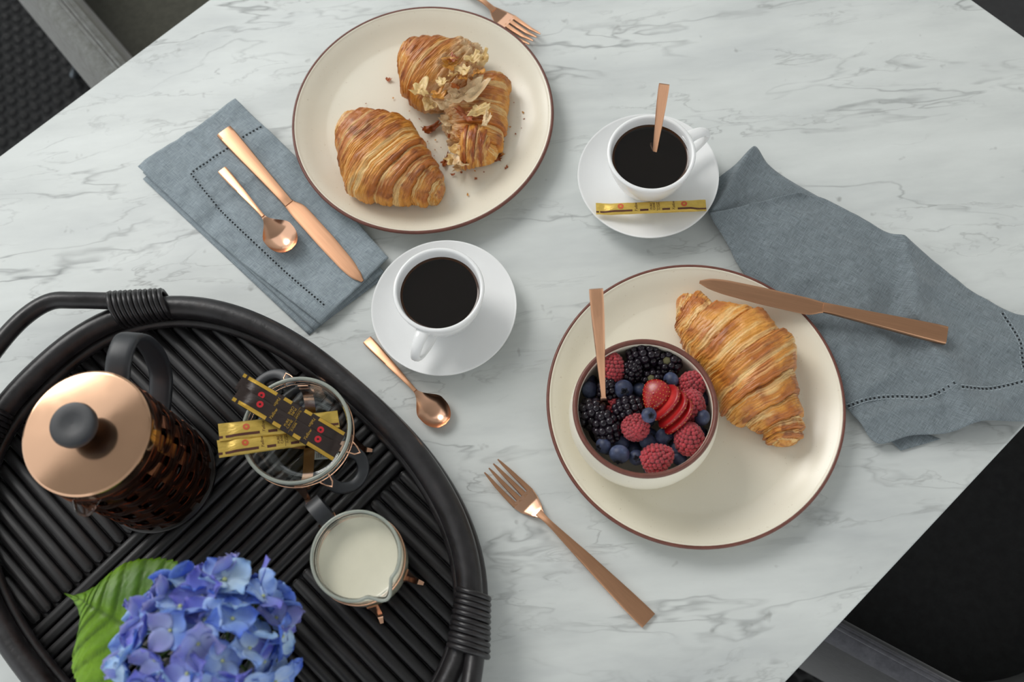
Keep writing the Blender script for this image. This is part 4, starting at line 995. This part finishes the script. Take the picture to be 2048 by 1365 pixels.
c = P(1480, 740, PZ); cr1 = thing('croissant', 'whole golden croissant on the plate with the berry bowl', 'croissant', c)
pastry('body', [((1352, 628), (1352, 590), .016), ((1352, 650), (1395, 592), .024), ((1362, 680), (1432, 612), .036), ((1388, 722), (1502, 622), .047), ((1415, 762), (1552, 662), .054), ((1436, 800), (1588, 690), .056), ((1450, 832), (1586, 745), .052), ((1492, 853), (1592, 795), .045), ((1528, 868), (1601, 842), .036), ((1536, 884), (1600, 872), .028), ((1556, 896), (1592, 892), .016)],
       PZ, cr1, 3, [.085, .19, .30, .415, .60, .70, .79, .87, .94], .5, .0062, .0016)
c = P(780, 320, PZ); cr2 = thing('croissant', 'intact golden croissant, left of the torn one on its plate', 'croissant', c)
pastry('body', [((670, 268), (690, 228), .020), ((675, 292), (735, 228), .032), ((682, 330), (782, 236), .043), ((690, 360), (815, 250), .048), ((706, 392), (838, 272), .050), ((745, 402), (852, 300), .048), ((790, 408), (866, 322), .044), ((830, 408), (878, 345), .037), ((862, 410), (888, 368), .028), ((880, 405), (890, 385), .016)],
       PZ, cr2, 8, [.10, .19, .27, .36, .56, .65, .75, .86], .46, .0058, .0016)
c = P(880, 170, PZ); cr3 = thing('croissant_piece', 'torn-off croissant half with a ragged pale inside, the upper piece on its plate', 'croissant')
cr3.location = c
def tear3(S, c_, s_): return sstep(.42, .62, S+.12*c_+.10*fbm(S*6, c_*2, s_*2, 3, 77)-.05*s_)
pastry('body', [((794, 128), (806, 92), .020), ((800, 150), (845, 87), .034), ((806, 185), (893, 90), .046), ((826, 208), (938, 96), .048), ((850, 222), (966, 112), .044), ((885, 224), (968, 150), .036), ((918, 220), (962, 180), .022)],
       PZ, cr3, 14, [.10, .20, .30, .42], .62, .0052, .0015, tear=tear3, ends=(.06, .12))
for k, (u, v, z, sx, sy, a, ti, col_) in enumerate([(842, 182, .047, .020, .013, 70, 25, PALE), (927, 190, .043, .030, .016, 25, 12, CREAM), (948, 172, .040, .020, .013, 35, -20, CREAM), (925, 155, .052, .016, .009, 80, 40, GOLD), (908, 150, .055, .015, .008, 95, 50, PALE),
        (945, 118, .048, .018, .011, 60, 20, PALE), (965, 118, .040, .016, .010, 40, -15, PALE), (885, 165, .054, .014, .010, 120, 30, PALE), (890, 205, .040, .018, .012, 10, 10, CREAM), (862, 210, .036, .015, .010, 100, 15, PALE), (900, 128, .058, .015, .010, 20, 20, GOLD), (930, 140, .056, .013, .009, 140, 25, PALE),
        (912, 175, .052, .012, .008, 70, 55, BRN), (902, 118, .058, .014, .008, 60, 30, BRN), (955, 145, .046, .014, .009, 100, 30, GOLD), (875, 190, .048, .014, .010, 40, 25, GOLD)]):
    flake('flake', cr3, u, v, PZ+z, sx*1.25, sy*1.25, a, ti, k+3, col_, .5)
c = P(960, 250, PZ); cr4 = thing('croissant_piece', 'torn croissant half with curled brown end, the lower piece on its plate', 'croissant', c)
def tear4(S, c_, s_): return sstep(.35, .75, -c_+.5*fbm(S*7, c_*2, s_*2, 3, 91))*sstep(.30, .40, S)*sstep(-.6, .1, s_+.9*(S > .5))*.9
pastry('body', [((962, 155), (1004, 150), .020), ((942, 178), (1018, 172), .032), ((914, 205), (1016, 200), .036), ((893, 232), (1015, 232), .036), ((890, 258), (1010, 262), .034), ((900, 285), (1004, 292), .030), ((915, 305), (990, 318), .024), ((930, 325), (968, 338), .014)],
       PZ, cr4, 25, [.12, .26, .62, .78], .42, .0048, .0013, tear=tear4, ends=(.08, .12))
pastry('curled_end', [((918, 334), (922, 276), .026), ((930, 335), (938, 262), .036), ((950, 332), (962, 262), .036), ((968, 326), (985, 275), .030), ((980, 318), (994, 292), .020)], PZ+.001, cr4, 33, [.30, .5, .7], .1, .0030, .0010, N=120, M=100, ends=(.10, .22), dark=1.3)
for k, (u, v, z, sx, sy, a, ti, col_) in enumerate([(973, 240, .040, .017, .007, 75, 10, CREAM), (898, 240, .026, .014, .012, 20, 10, CREAM), (903, 252, .022, .015, .011, 60, 0, CREAM), (922, 322, .018, .020, .013, 80, 25, CREAM), (908, 318, .010, .016, .012, 30, 10, PALE), (915, 300, .018, .013, .010, 10, 10, PALE),
        (928, 280, .026, .018, .010, 110, 25, GOLD), (935, 232, .036, .018, .009, 140, 10, BRN), (955, 222, .040, .020, .010, 20, 8, PALE), (906, 270, .016, .012, .009, 70, 15, BRN), (918, 335, .006, .014, .009, 45, 10, CREAM)]):
    flake('flake', cr4, u, v, PZ+z, sx*1.2, sy*1.2, a, ti, k+31, col_, .4)
# flakes and crumbs scattered on the plate, each its own
def crumb(label, u, v, sx, sy, ang, seed, col_, curl=.6, group='croissant crumbs on the plate'):
    V, F, c_ = flake(None, None, u, v, PZ+.0012+sx*.10, sx, sy, ang, random.uniform(-12, 12), seed, col_, curl)
    free('croissant_flake', label, 'crumb', V, F, MAT['crust'], group=group, col=c_)
crumb('large dark brown pastry flake lying between the two croissants', 862, 257, .024, .010, 10, 71, BRN*.8, .9, None)
crumb('reddish brown pastry flake at the tip of the curled torn end', 891, 322, .013, .007, 60, 72, BRN*.9, .5, None)
crumb('dark brown flake beside the lower right of the torn croissant', 993, 315, .012, .009, 10, 73, BRN*.75, .5, None)
crumb('lone brown flake above the intact croissant, left of the torn half', 777, 159, .0065, .0045, 0, 74, BRN, .5, None)
for k, (u, v, sz) in enumerate([(786, 196, 4), (732, 207, 2.5), (755, 222, 3), (819, 222, 2.5), (819, 239, 3.5), (839, 238, 3), (871, 280, 4), (855, 283, 2.5), (882, 295, 2), (903, 275, 4.5), (905, 349, 7), (923, 345, 5), (950, 342, 4), (968, 344, 3), (952, 357, 6), (936, 390, 4.5), (1014, 334, 6), (1011, 337, 4), (1046, 225, 5), (1048, 238, 3), (1013, 252, 6), (1020, 254, 4), (1043, 256, 2), (1031, 268, 3.5), (998, 283, 5), (1006, 283, 5), (1008, 271, 3), (1005, 308, 7), (990, 298, 4), (1028, 205, 2), (870, 300, 2.5), (868, 312, 2), (897, 290, 4)]):
    w_ = 'right' if u > 980 else ('left' if u < 880 else 'below')
    lb = {'right': 'small brown pastry crumb on the plate, to the right of the torn croissant', 'left': 'small brown pastry crumb on the plate, between the intact croissant and the torn one', 'below': 'small brown pastry crumb on the plate, just below the torn croissant'}[w_]
    crumb(lb, u, v, sz*.00050*1.15, sz*.00035*1.15, random.uniform(0, 180), 100+k, BRN if k % 3 else GOLD, group={'right': 'crumbs right of the torn croissant', 'left': 'crumbs between the two croissants', 'below': 'crumbs below the torn croissant'}[w_])

# ------------------------------------------------------------------ berries
def ico(r=1., sub=1):
    t_ = (1+5**.5)/2; V = [Vector(v).normalized() for v in ((-1, t_, 0), (1, t_, 0), (-1, -t_, 0), (1, -t_, 0), (0, -1, t_), (0, 1, t_), (0, -1, -t_), (0, 1, -t_), (t_, 0, -1), (t_, 0, 1), (-t_, 0, -1), (-t_, 0, 1))]
    F = [(0, 11, 5), (0, 5, 1), (0, 1, 7), (0, 7, 10), (0, 10, 11), (1, 5, 9), (5, 11, 4), (11, 10, 2), (10, 7, 6), (7, 1, 8), (3, 9, 4), (3, 4, 2), (3, 2, 6), (3, 6, 8), (3, 8, 9), (4, 9, 5), (2, 4, 11), (6, 2, 10), (8, 6, 7), (9, 8, 1)]
    for _ in range(sub):
        c_ = {}; nf = []
        def mid(a, b):
            k = (min(a, b), max(a, b))
            if k not in c_: V.append(((V[a]+V[b])/2).normalized()); c_[k] = len(V)-1
            return c_[k]
        for a, b, c in F: x, y, z = mid(a, b), mid(b, c), mid(c, a); nf += [(a, x, z), (b, y, x), (c, z, y), (x, y, z)]
        F = nf
    return np.array([v[:] for v in V])*r, F
I1 = ico(1, 1); I2 = ico(1, 2)
def druplets(rx, rz, rows, dr, taper, seed):
    """drupelets in staggered rings over a rounded cone, axis +z, open end at the bottom"""
    rs = random.Random(seed); parts = []
    for i in range(rows):
        t_ = i/(rows-1); ph = -1.0+t_*(math.pi/2+1.0); rr = rx*math.cos(ph)**.8*(1-taper*max(0, math.sin(ph))) if math.cos(ph) > 1e-6 else 0; z = rz*math.sin(ph)
        n = max(1, int(round(2*math.pi*rr/(dr*1.75))))
        for k in range(n):
            a = 2*np.pi*(k+.5*(i & 1))/n+rs.uniform(-.08, .08); s_ = dr*rs.uniform(.9, 1.08)
            parts.append((I1[0]*s_+[rr*math.cos(a), rr*math.sin(a), z], I1[1]))
    core = I2[0]*[rx*.93, rx*.93, rz*.93]; core[:, :2] *= (1-taper*np.clip(core[:, 2:]/rz, 0, 1)); parts.append((core, I2[1]))
    return join(parts)
def berry_at(proto, u, v, z, tilt, az, sc, label, name):
    o = copy_tree(proto); p = P(u, v, z); o.location = p; o.scale = (sc,)*3
    o.rotation_euler = (Matrix.Rotation(rad(az), 3, 'Z') @ Matrix.Rotation(rad(tilt), 3, 'Y')).to_euler(); o['label'] = label; return o
rp = tag(obj('raspberry', *druplets(.0100, .0118, 11, .0017, .30, 1), MAT['rasp'], local=True), '', 'raspberry', 'raspberries in the bowl')
bp = tag(obj('blackberry', *druplets(.0088, .0115, 6, .0033, .18, 2), MAT['black_berry'], local=True), '', 'blackberry', 'blackberries in the bowl')
bq = tag(obj('blackberry', *druplets(.0090, .0085, 5, .0033, .1, 4), MAT['black_berry'], local=True), '', 'blackberry', 'blackberries in the bowl')
obj('core', I2[0]*[.0036, .0036, .0020]+[0, 0, -.0072], I2[1], MAT['berry_core'], bq, local=True)
V, F = ico(.0078, 3); V = V*[1, 1, .88]; d = np.hypot(V[:, 0], V[:, 1]); V[:, 2] -= np.where(V[:, 2] > 0, .0014*np.exp(-(d/.0022)**2), 0)
lp = tag(obj('blueberry', V, F, MAT['blue'], local=True), '', 'blueberry', 'blueberries in the bowl')
t_ = np.linspace(0, 2*np.pi, 40, endpoint=False)
cv = []
for r, z in ((.0012, .0060), (.0021, .0068), (.0030, .0067), (.0031, .0060)):
    k = 1+(.16*np.cos(5*t_) if r > .0022 else 0); cv.append(np.stack([r*k*np.cos(t_), r*k*np.sin(t_), z+(.0005*np.cos(5*t_) if r > .0022 else 0*t_)], -1))
obj('crown', np.vstack(cv), [tuple(reversed(f)) for f in grid_faces(4, 40, cv=True)]+[tuple(range(40))], MAT['blue_dark'], lp, local=True)
BZ = .0072
for u, v, z, ti, az, sc, lb in [(1224, 737, .058, 60, 75, 1.12, 'raspberry beside the spoon handle at the upper left of the bowl'), (1386, 769, .058, 55, 20, 1.12, 'raspberry at the right edge of the bowl, above the strawberry slices'),
        (1271, 856, .063, 30, -100, 1.12, 'raspberry just left of the strawberry slices, below a blackberry'), (1379, 878, .060, 40, 80, 1.2, 'raspberry at the lower right of the bowl, under a lone blueberry'),
        (1314, 917, .060, 75, 10, 1.18, 'raspberry lowest in the bowl, lying on its side'), (1379, 812, .058, 30, 60, 1.3, 'large pale raspberry tucked behind the strawberry slices'), (1222, 814, .048, 20, 0, .95, 'small raspberry half buried between the blackberries')]:
    berry_at(rp, u, v, z, ti, az, sc, lb, 'raspberry')
for u, v, z, ti, az, sc, lb, pr_ in [(1287, 713, .058, 80, 5, 1.15, 'blackberry at the top edge of the bowl, long side up', bp), (1337, 727, .054, 165, 0, 1.1, 'blackberry with its hollow core showing, at the top right of the bowl', bq), (1263, 744, .056, 20, 40, .92, 'blackberry just right of the upper-left raspberry', bp),
        (1304, 762, .052, 170, 0, 1.0, 'blackberry with pale green core in the middle of the upper row', bq), (1216, 783, .054, 30, 90, .95, 'blackberry between the spoon tip and a large blueberry', bp), (1183, 828, .052, 15, 0, 1.25, 'blackberry against the left wall of the bowl', bp), (1257, 818, .060, 75, 10, 1.05, 'blackberry left of the strawberry slices, above a raspberry', bp), (1213, 856, .058, 60, 100, 1.15, 'blackberry at the lower left above the blueberries', bp)]:
    berry_at(pr_, u, v, z, ti, az, sc, lb, 'blackberry')
for u, v, z, ti, az, sc, lb in [(1247, 779, .060, 35, -90, 1.10, 'large blueberry in the upper middle left of the bowl, crown showing'), (1342, 761, .062, 70, 200, .93, 'glossy blueberry above the strawberry slices'), (1298, 831, .078, 25, -60, .86, 'blueberry resting on top of the first strawberry slice'), (1404, 836, .062, 60, 150, .95, 'blueberry at the right wall of the bowl'),
        (1207, 892, .058, 60, 200, .92, 'blueberry at the lower left wall of the bowl'), (1239, 909, .062, 80, 250, 1.15, 'big dusty blueberry at the lower left, right of another'), (1273, 916, .056, 20, -110, .88, 'blueberry with open crown left of the lowest raspberry'), (1282, 779, .050, 60, 90, 1., 'shaded blueberry right of the large one'), (1180, 781, .050, 90, 0, 1.05, 'dark blueberry at the left wall beside the spoon'),
        (1296, 884, .052, 70, 30, 1.1, 'dark blueberry above the lowest raspberry'), (1330, 876, .052, 60, 300, 1.2, 'dark blueberry below the strawberry slices'), (1352, 894, .048, 50, 100, 1.0, 'dark blueberry between the two lower right raspberries'), (1243, 884, .050, 60, 30, .95, 'small shaded blueberry below the lower left blackberry'), (1240, 848, .046, 80, 30, .9, 'shaded blueberry under the middle raspberry'),
        (1385, 735, .040, 60, 30, 1., 'shaded blueberry deep at the upper right wall'), (1357, 915, .044, 60, 30, 1., 'shaded blueberry deep at the lower right wall'), (1180, 765, .040, 60, 0, 1., 'shaded blueberry deep at the upper left wall'), (1320, 745, .040, 60, 0, 1., 'shaded blueberry deep under the upper blackberries'), (1232, 762, .044, 60, 0, .9, 'shaded blueberry under the upper-left raspberry'), (1410, 795, .044, 60, 0, 1., 'shaded blueberry under the right-hand raspberry'), (1400, 870, .044, 60, 0, 1., 'shaded blueberry deep at the right wall, lower down'), (1300, 935, .046, 60, 0, .9, 'shaded blueberry deep at the bottom wall'), (1198, 815, .040, 60, 0, 1., 'shaded blueberry deep between the left blackberries')]:
    berry_at(lp, u, v, z, ti, az, sc, lb, 'blueberry')
for k in range(14):
    a = k*2.4; r = .012*math.sqrt(k)*.85+.004; o = copy_tree(lp); o.location = (BW[0]+r*math.cos(a), BW[1]+r*math.sin(a), TZ+.0355+.002*(k % 3)); o.scale = (1.15,)*3; o.rotation_euler = (a, .5*a, 0)
    o['label'] = 'blueberry in the lower layer, dark in the gaps under the other berries'
for o in (rp, bp, bq, lp):
    for ch in list(o.children): bpy.data.objects.remove(ch)
    bpy.data.objects.remove(o)
# strawberry slices
RED, PINK, WHT, SEED = (np.array(lin(*c)) for c in ((170, 22, 26), (206, 52, 50), (226, 130, 112), (232, 180, 90)))
def straw_outline(t_): y = np.sin(t_); x = -np.cos(t_); return x, y*(.80+.28*x)*(1-.12*np.clip(x, 0, 1)**4)      # x: tip(-1) .. shoulder(+1)
def straw_slice(label, ctr, xdir, nrm, L, th, dome=0.):
    nrm = np.asarray(nrm, float); nrm /= np.linalg.norm(nrm); xd = np.asarray(xdir, float); xd = xd-nrm*(xd@nrm); xd /= np.linalg.norm(xd); yd = np.cross(nrm, xd)
    nt = 56; t_ = np.linspace(-np.pi, np.pi, nt, endpoint=False); ox, oy = straw_outline(t_); rings = []; cols = []
    for r, z, c_ in [(.02, th/2, WHT), (.30, th/2, PINK), (.55, th/2, PINK*.9+WHT*.1), (.82, th/2, RED*1.15), (.94, th/2, RED), (1.0, th*.30, RED*.85), (1.0, -th*.30, RED*.85), (.94, -th/2, RED), (.5, -th/2, PINK), (.02, -th/2, WHT)]:
        zz = z+(dome*math.sqrt(max(0, 1-r*r)) if z > 0 else 0); rings.append(np.stack([ox*r*L/2, oy*r*L/2*1.05, zz+0*ox], -1))
        cc = np.tile(c_ if not (dome and z > 0) else RED*.95, (nt, 1)); cols.append(cc)
    if dome:
        rings = rings[:0]; cols = []
        for q_ in np.linspace(.03, 1, 12): rings.append(np.stack([ox*q_*L/2, oy*q_*L/2*1.05, th/2+dome*math.sqrt(max(0, 1-q_*q_))+0*ox], -1)); cols.append(np.tile(RED, (nt, 1)))
        rings.append(np.stack([ox*L/2*.98, oy*L/2*1.03, -th/2+0*ox], -1)); cols.append(np.tile(PINK, (nt, 1))); rings.append(np.stack([ox*.02*L, oy*.02*L, -th/2+0*ox], -1)); cols.append(np.tile(WHT, (nt, 1)))
    V = np.vstack(rings); F = grid_faces(len(rings), nt, cv=True)+[tuple(reversed(range(nt))), tuple(range(len(V)-nt, len(V)))]
    M = np.stack([xd, yd, nrm], 1); o = obj('strawberry_slice', V, F, MAT['straw'], local=True, col=np.clip(np.vstack(cols), 0, 1)); M4 = np.eye(4); M4[:3, :3] = M; M4[:3, 3] = ctr; o.matrix_basis = Matrix(M4.tolist())
    tag(o, label, 'strawberry', 'strawberry slices in the berry bowl')
    sd_ = []; 
    if dome:
        for q_, n_ in ((.22, 5), (.42, 9), (.62, 13), (.8, 17), (.94, 20)):
            for k in range(n_):
                a = 2*np.pi*(k+.5*(n_ % 2))/n_; x_, y_ = straw_outline(np.array([a-np.pi])); sd_.append((I1[0]*[.00045, .0003, .00025]+[x_[0]*q_*L/2, y_[0]*q_*L/2*1.05, th/2+dome*math.sqrt(1-q_*q_)+.0001], I1[1]))
    else:
        for k in range(26):
            a = 2*np.pi*k/26-np.pi; x_, y_ = straw_outline(np.array([a])); sd_.append((I1[0]*[.0004, .0004, .0004]+[x_[0]*L/2*1.0, y_[0]*L/2*1.05, (-1) ** k*th*.18], I1[1]))
    obj('seeds', *join(sd_), simple_seed, o, local=True)
simple_seed = simple('strawberry_seeds', lin(226, 170, 80), .5)
xd = P(1322, 765, .07)-P(1292, 830, .06)
for k, (u, v, z, L, dm) in enumerate([(1311, 792, .0685, .0290, .006), (1330, 806, .0685, .0350, 0), (1343, 820, .0675, .0370, 0), (1354, 832, .0655, .0370, 0)]):
    straw_slice(['domed strawberry end slice with seeds, leftmost of the fanned slices', 'second strawberry slice of the fan, showing its red rim', 'third strawberry slice of the fan, pale cut face showing', 'rightmost strawberry slice of the fan, in front of the pale raspberry'][k], P(u, v, z), xd, np.array([-.75, .42, .62]) if not dm else np.array([-.35, -.05, 1.]), L, .0036, dm)

# ------------------------------------------------------------------ hydrangea
HC = P(418, 1300, .150)
hy = thing('hydrangea', 'blue hydrangea flower head with green leaves, in front of the copper press', 'flower', (HC[0], HC[1], TZ+.03))
def petal_mesh(w_, l_, cup, seed, c1, c2):
    n = 8; U, Vv = np.meshgrid(np.linspace(0, 1, n), np.linspace(-1, 1, n), indexing='ij'); half = w_/2*np.sin(np.pi*np.clip(U*.86+.07, 0, 1)**.85)**.75*(1-.0*U)
    x = U*l_+.0008; y = Vv*half; x = x-.10*l_*(Vv**2)*U**3+.06*l_*np.cos(Vv*3.1)*U**4
    z = cup*(U**1.6)*l_+.0016*Vv**2*U*1.5-.0007*np.exp(-(Vv/.15)**2)+.0011*noise(U*2.5+seed, Vv*1.6, seed, 1)
    V = np.stack([x, y, z], -1).reshape(-1, 3); col = mixc(c1, c2, np.clip(U+.25*noise(U*3, Vv*3, seed, 6), 0, 1)).reshape(-1, 3); m_ = n*n; bot = V-[0, 0, .00035]
    F = grid_faces(n, n); F = F+[tuple(i+m_ for i in reversed(f)) for f in F]
    per = [i*n for i in range(n)]+[(n-1)*n+j for j in range(1, n)]+[i*n+n-1 for i in range(n-2, -1, -1)]+[j for j in range(n-2, 0, -1)]
    F += [(b, a, a+m_, b+m_) for a, b in zip(per, per[1:]+per[:1])]
    return V, F, bot, col
pal = [((170, 196, 240), (84, 116, 212)), ((190, 212, 246), (120, 156, 232)), ((140, 156, 226), (112, 112, 206)), ((170, 186, 240), (146, 146, 216)), ((150, 180, 240), (76, 112, 218)), ((196, 220, 246), (146, 184, 238))]
pm = []
for k, (a, b) in enumerate(pal):
    V, F, bot, col = petal_mesh(.0185+.001*(k % 3), .0178, .10+.10*(k % 4), k*3+1, np.array(lin(*a)), np.array(lin(*b)))
    o = obj('petal', np.vstack([V, bot]), F, MAT['petal'], local=True, col=np.vstack([col, col])); pm.append(o.data); bpy.data.objects.remove(o)
cm = obj('floret', *join([(I1[0]*.0014+[0, 0, .0006], I1[1]), tube([(0, 0, 0), (0, 0, -.012), (.002, 0, -.03)], [.0007, .0007, .0008], 6)]), None, local=True, mats=[MAT['yellow'], MAT['stem']])
cm.data.polygons.foreach_set('material_index', [0]*len(I1[1])+[1]*(len(cm.data.polygons)-len(I1[1])))
cmd = cm.data; bpy.data.objects.remove(cm)
rs = random.Random(12); NF = 64; Mi = hy.matrix_basis.inverted()
for i in range(NF):
    zc = 1-(i+.5)/NF*1.45; r = math.sqrt(max(0, 1-zc*zc)); a = i*2.39996+rs.uniform(-.12, .12)
    d = np.array([r*math.cos(a), r*math.sin(a), zc]); Rr = rs.uniform(.90, 1.06)
    p = HC+d*np.array([.057, .057, .050])*Rr
    nn = Vector(d+np.array([rs.uniform(-.55, .55) for _ in range(3)])).normalized()
    Q = nn.to_track_quat('Z', 'Y').to_matrix() @ Matrix.Rotation(rs.uniform(0, 6.28), 3, 'Z')
    f = bpy.data.objects.new('floret', cmd); COL.objects.link(f); f.parent = hy; s_ = rs.uniform(.92, 1.26)
    M4 = Matrix.Translation(Vector(p)) @ Q.to_4x4() @ Matrix.Scale(s_, 4); f.matrix_basis = Mi @ M4
    k = rs.randrange(6)
    for j in range(4):
        q = bpy.data.objects.new('petal', pm[k if rs.random() < .7 else (k+1) % 6]); COL.objects.link(q); q.parent = f
        q.matrix_basis = (Matrix.Rotation(j*math.pi/2+rs.uniform(-.15, .15), 4, 'Z') @ Matrix.Rotation(rs.uniform(-.38, .15), 4, 'Y') @ Matrix.Rotation(rs.uniform(-.15, .15), 4, 'X'))
def leaf(up_px, lo_px, z0, z1, parent, seed):
    n, m_ = 90, 41; U = smooth_line(up_px, n); L = smooth_line(lo_px, n); V = []; col = []
    for i in range(n):
        s_ = i/(n-1); z = z0+(z1-z0)*s_; a = P(U[i, 0], U[i, 1], z); b = P(L[i, 0], L[i, 1], z); mid = a*.5+b*.5
        tooth = 1+.05*((s_*26) % 1)*min(1, s_*8)
        for j in range(m_):
            t_ = j/(m_-1)*2-1; p = mid+(a-b)/2*(-t_)*tooth; 
            rib = math.exp(-(t_/.035)**2); sv = ((s_*9+abs(t_)*1.6) % 1); vein_ = math.exp(-((sv-.5)/.07)**2)*(1-rib)
            p[2] += .010*math.sin(s_*3.)*(1-t_*t_)*1.0-.006*abs(t_)*s_-.0012*vein_-.0015*rib+.0005*math.sin(sv*6.28)
            V.append(p); c_ = mixc(np.array(lin(124, 168, 12)), np.array(lin(74, 120, 14)), .5+.5*float(noise(s_*5, t_*3, seed))); c_ = mixc(c_, np.array(lin(58, 90, 24)), min(1, vein_*.55+rib*.6)); col.append(c_)
    V = np.array(V); N_ = len(V); bot = V-[0, 0, .0005]; F = grid_faces(n, m_); F = F+[tuple(i+N_ for i in reversed(f)) for f in F]
    per = [i*m_ for i in range(n)]+[(n-1)*m_+j for j in range(1, m_)]+[i*m_+m_-1 for i in range(n-2, -1, -1)]+[j for j in range(m_-2, 0, -1)]
    F += [(b, a, a+N_, b+N_) for a, b in zip(per, per[1:]+per[:1])]
    obj('leaf', np.vstack([V, bot]), F, MAT['leafm'], parent, col=np.vstack([col, col]))
leaf([(129, 1187), (152, 1190), (190, 1172), (215, 1148), (250, 1126), (310, 1118), (360, 1130)], [(129, 1189), (147, 1204), (158, 1235), (152, 1275), (141, 1315), (150, 1365), (200, 1430)], .118, .120, hy, 3)
leaf([(420, 1480), (470, 1440), (520, 1400), (560, 1380)], [(420, 1480), (500, 1480), (560, 1440), (600, 1400)], .10, .09, hy, 5)
obj('stem', *tube([(HC[0], HC[1], TZ+.135), (HC[0]+.002, HC[1], TZ+.09), (HC[0]+.001, HC[1]+.001, TZ+.03)], [.003, .003, .003], 10), MAT['stem'], hy)
for k in range(10):
    a = k*.628; d = np.array([math.cos(a), math.sin(a), 0]); obj('stalk', *tube(smooth_line([(HC[0], HC[1], TZ+.10), HC+d*.022+[0, 0, -.02], HC+d*.048+[0, 0, .004+.01*(k % 2)]], 8), .0011, 6), MAT['stem'], hy)
vs = thing('bud_vase', 'small black vase on the tray, mostly hidden under the blue hydrangea', 'vase', (HC[0], HC[1], TRZ))
obj('body', *lathe(smooth_prof([(.0001, .0), (.020, .0), (.026, .008), (.027, .030), (.018, .052), (.0105, .064), (.0125, .072)])+[(.0118, .0728)]+smooth_prof([(.0090, .064), (.0160, .051), (.0245, .030), (.023, .010), (.0001, .006)]), 48), MAT['black_plastic'], vs, local=True)
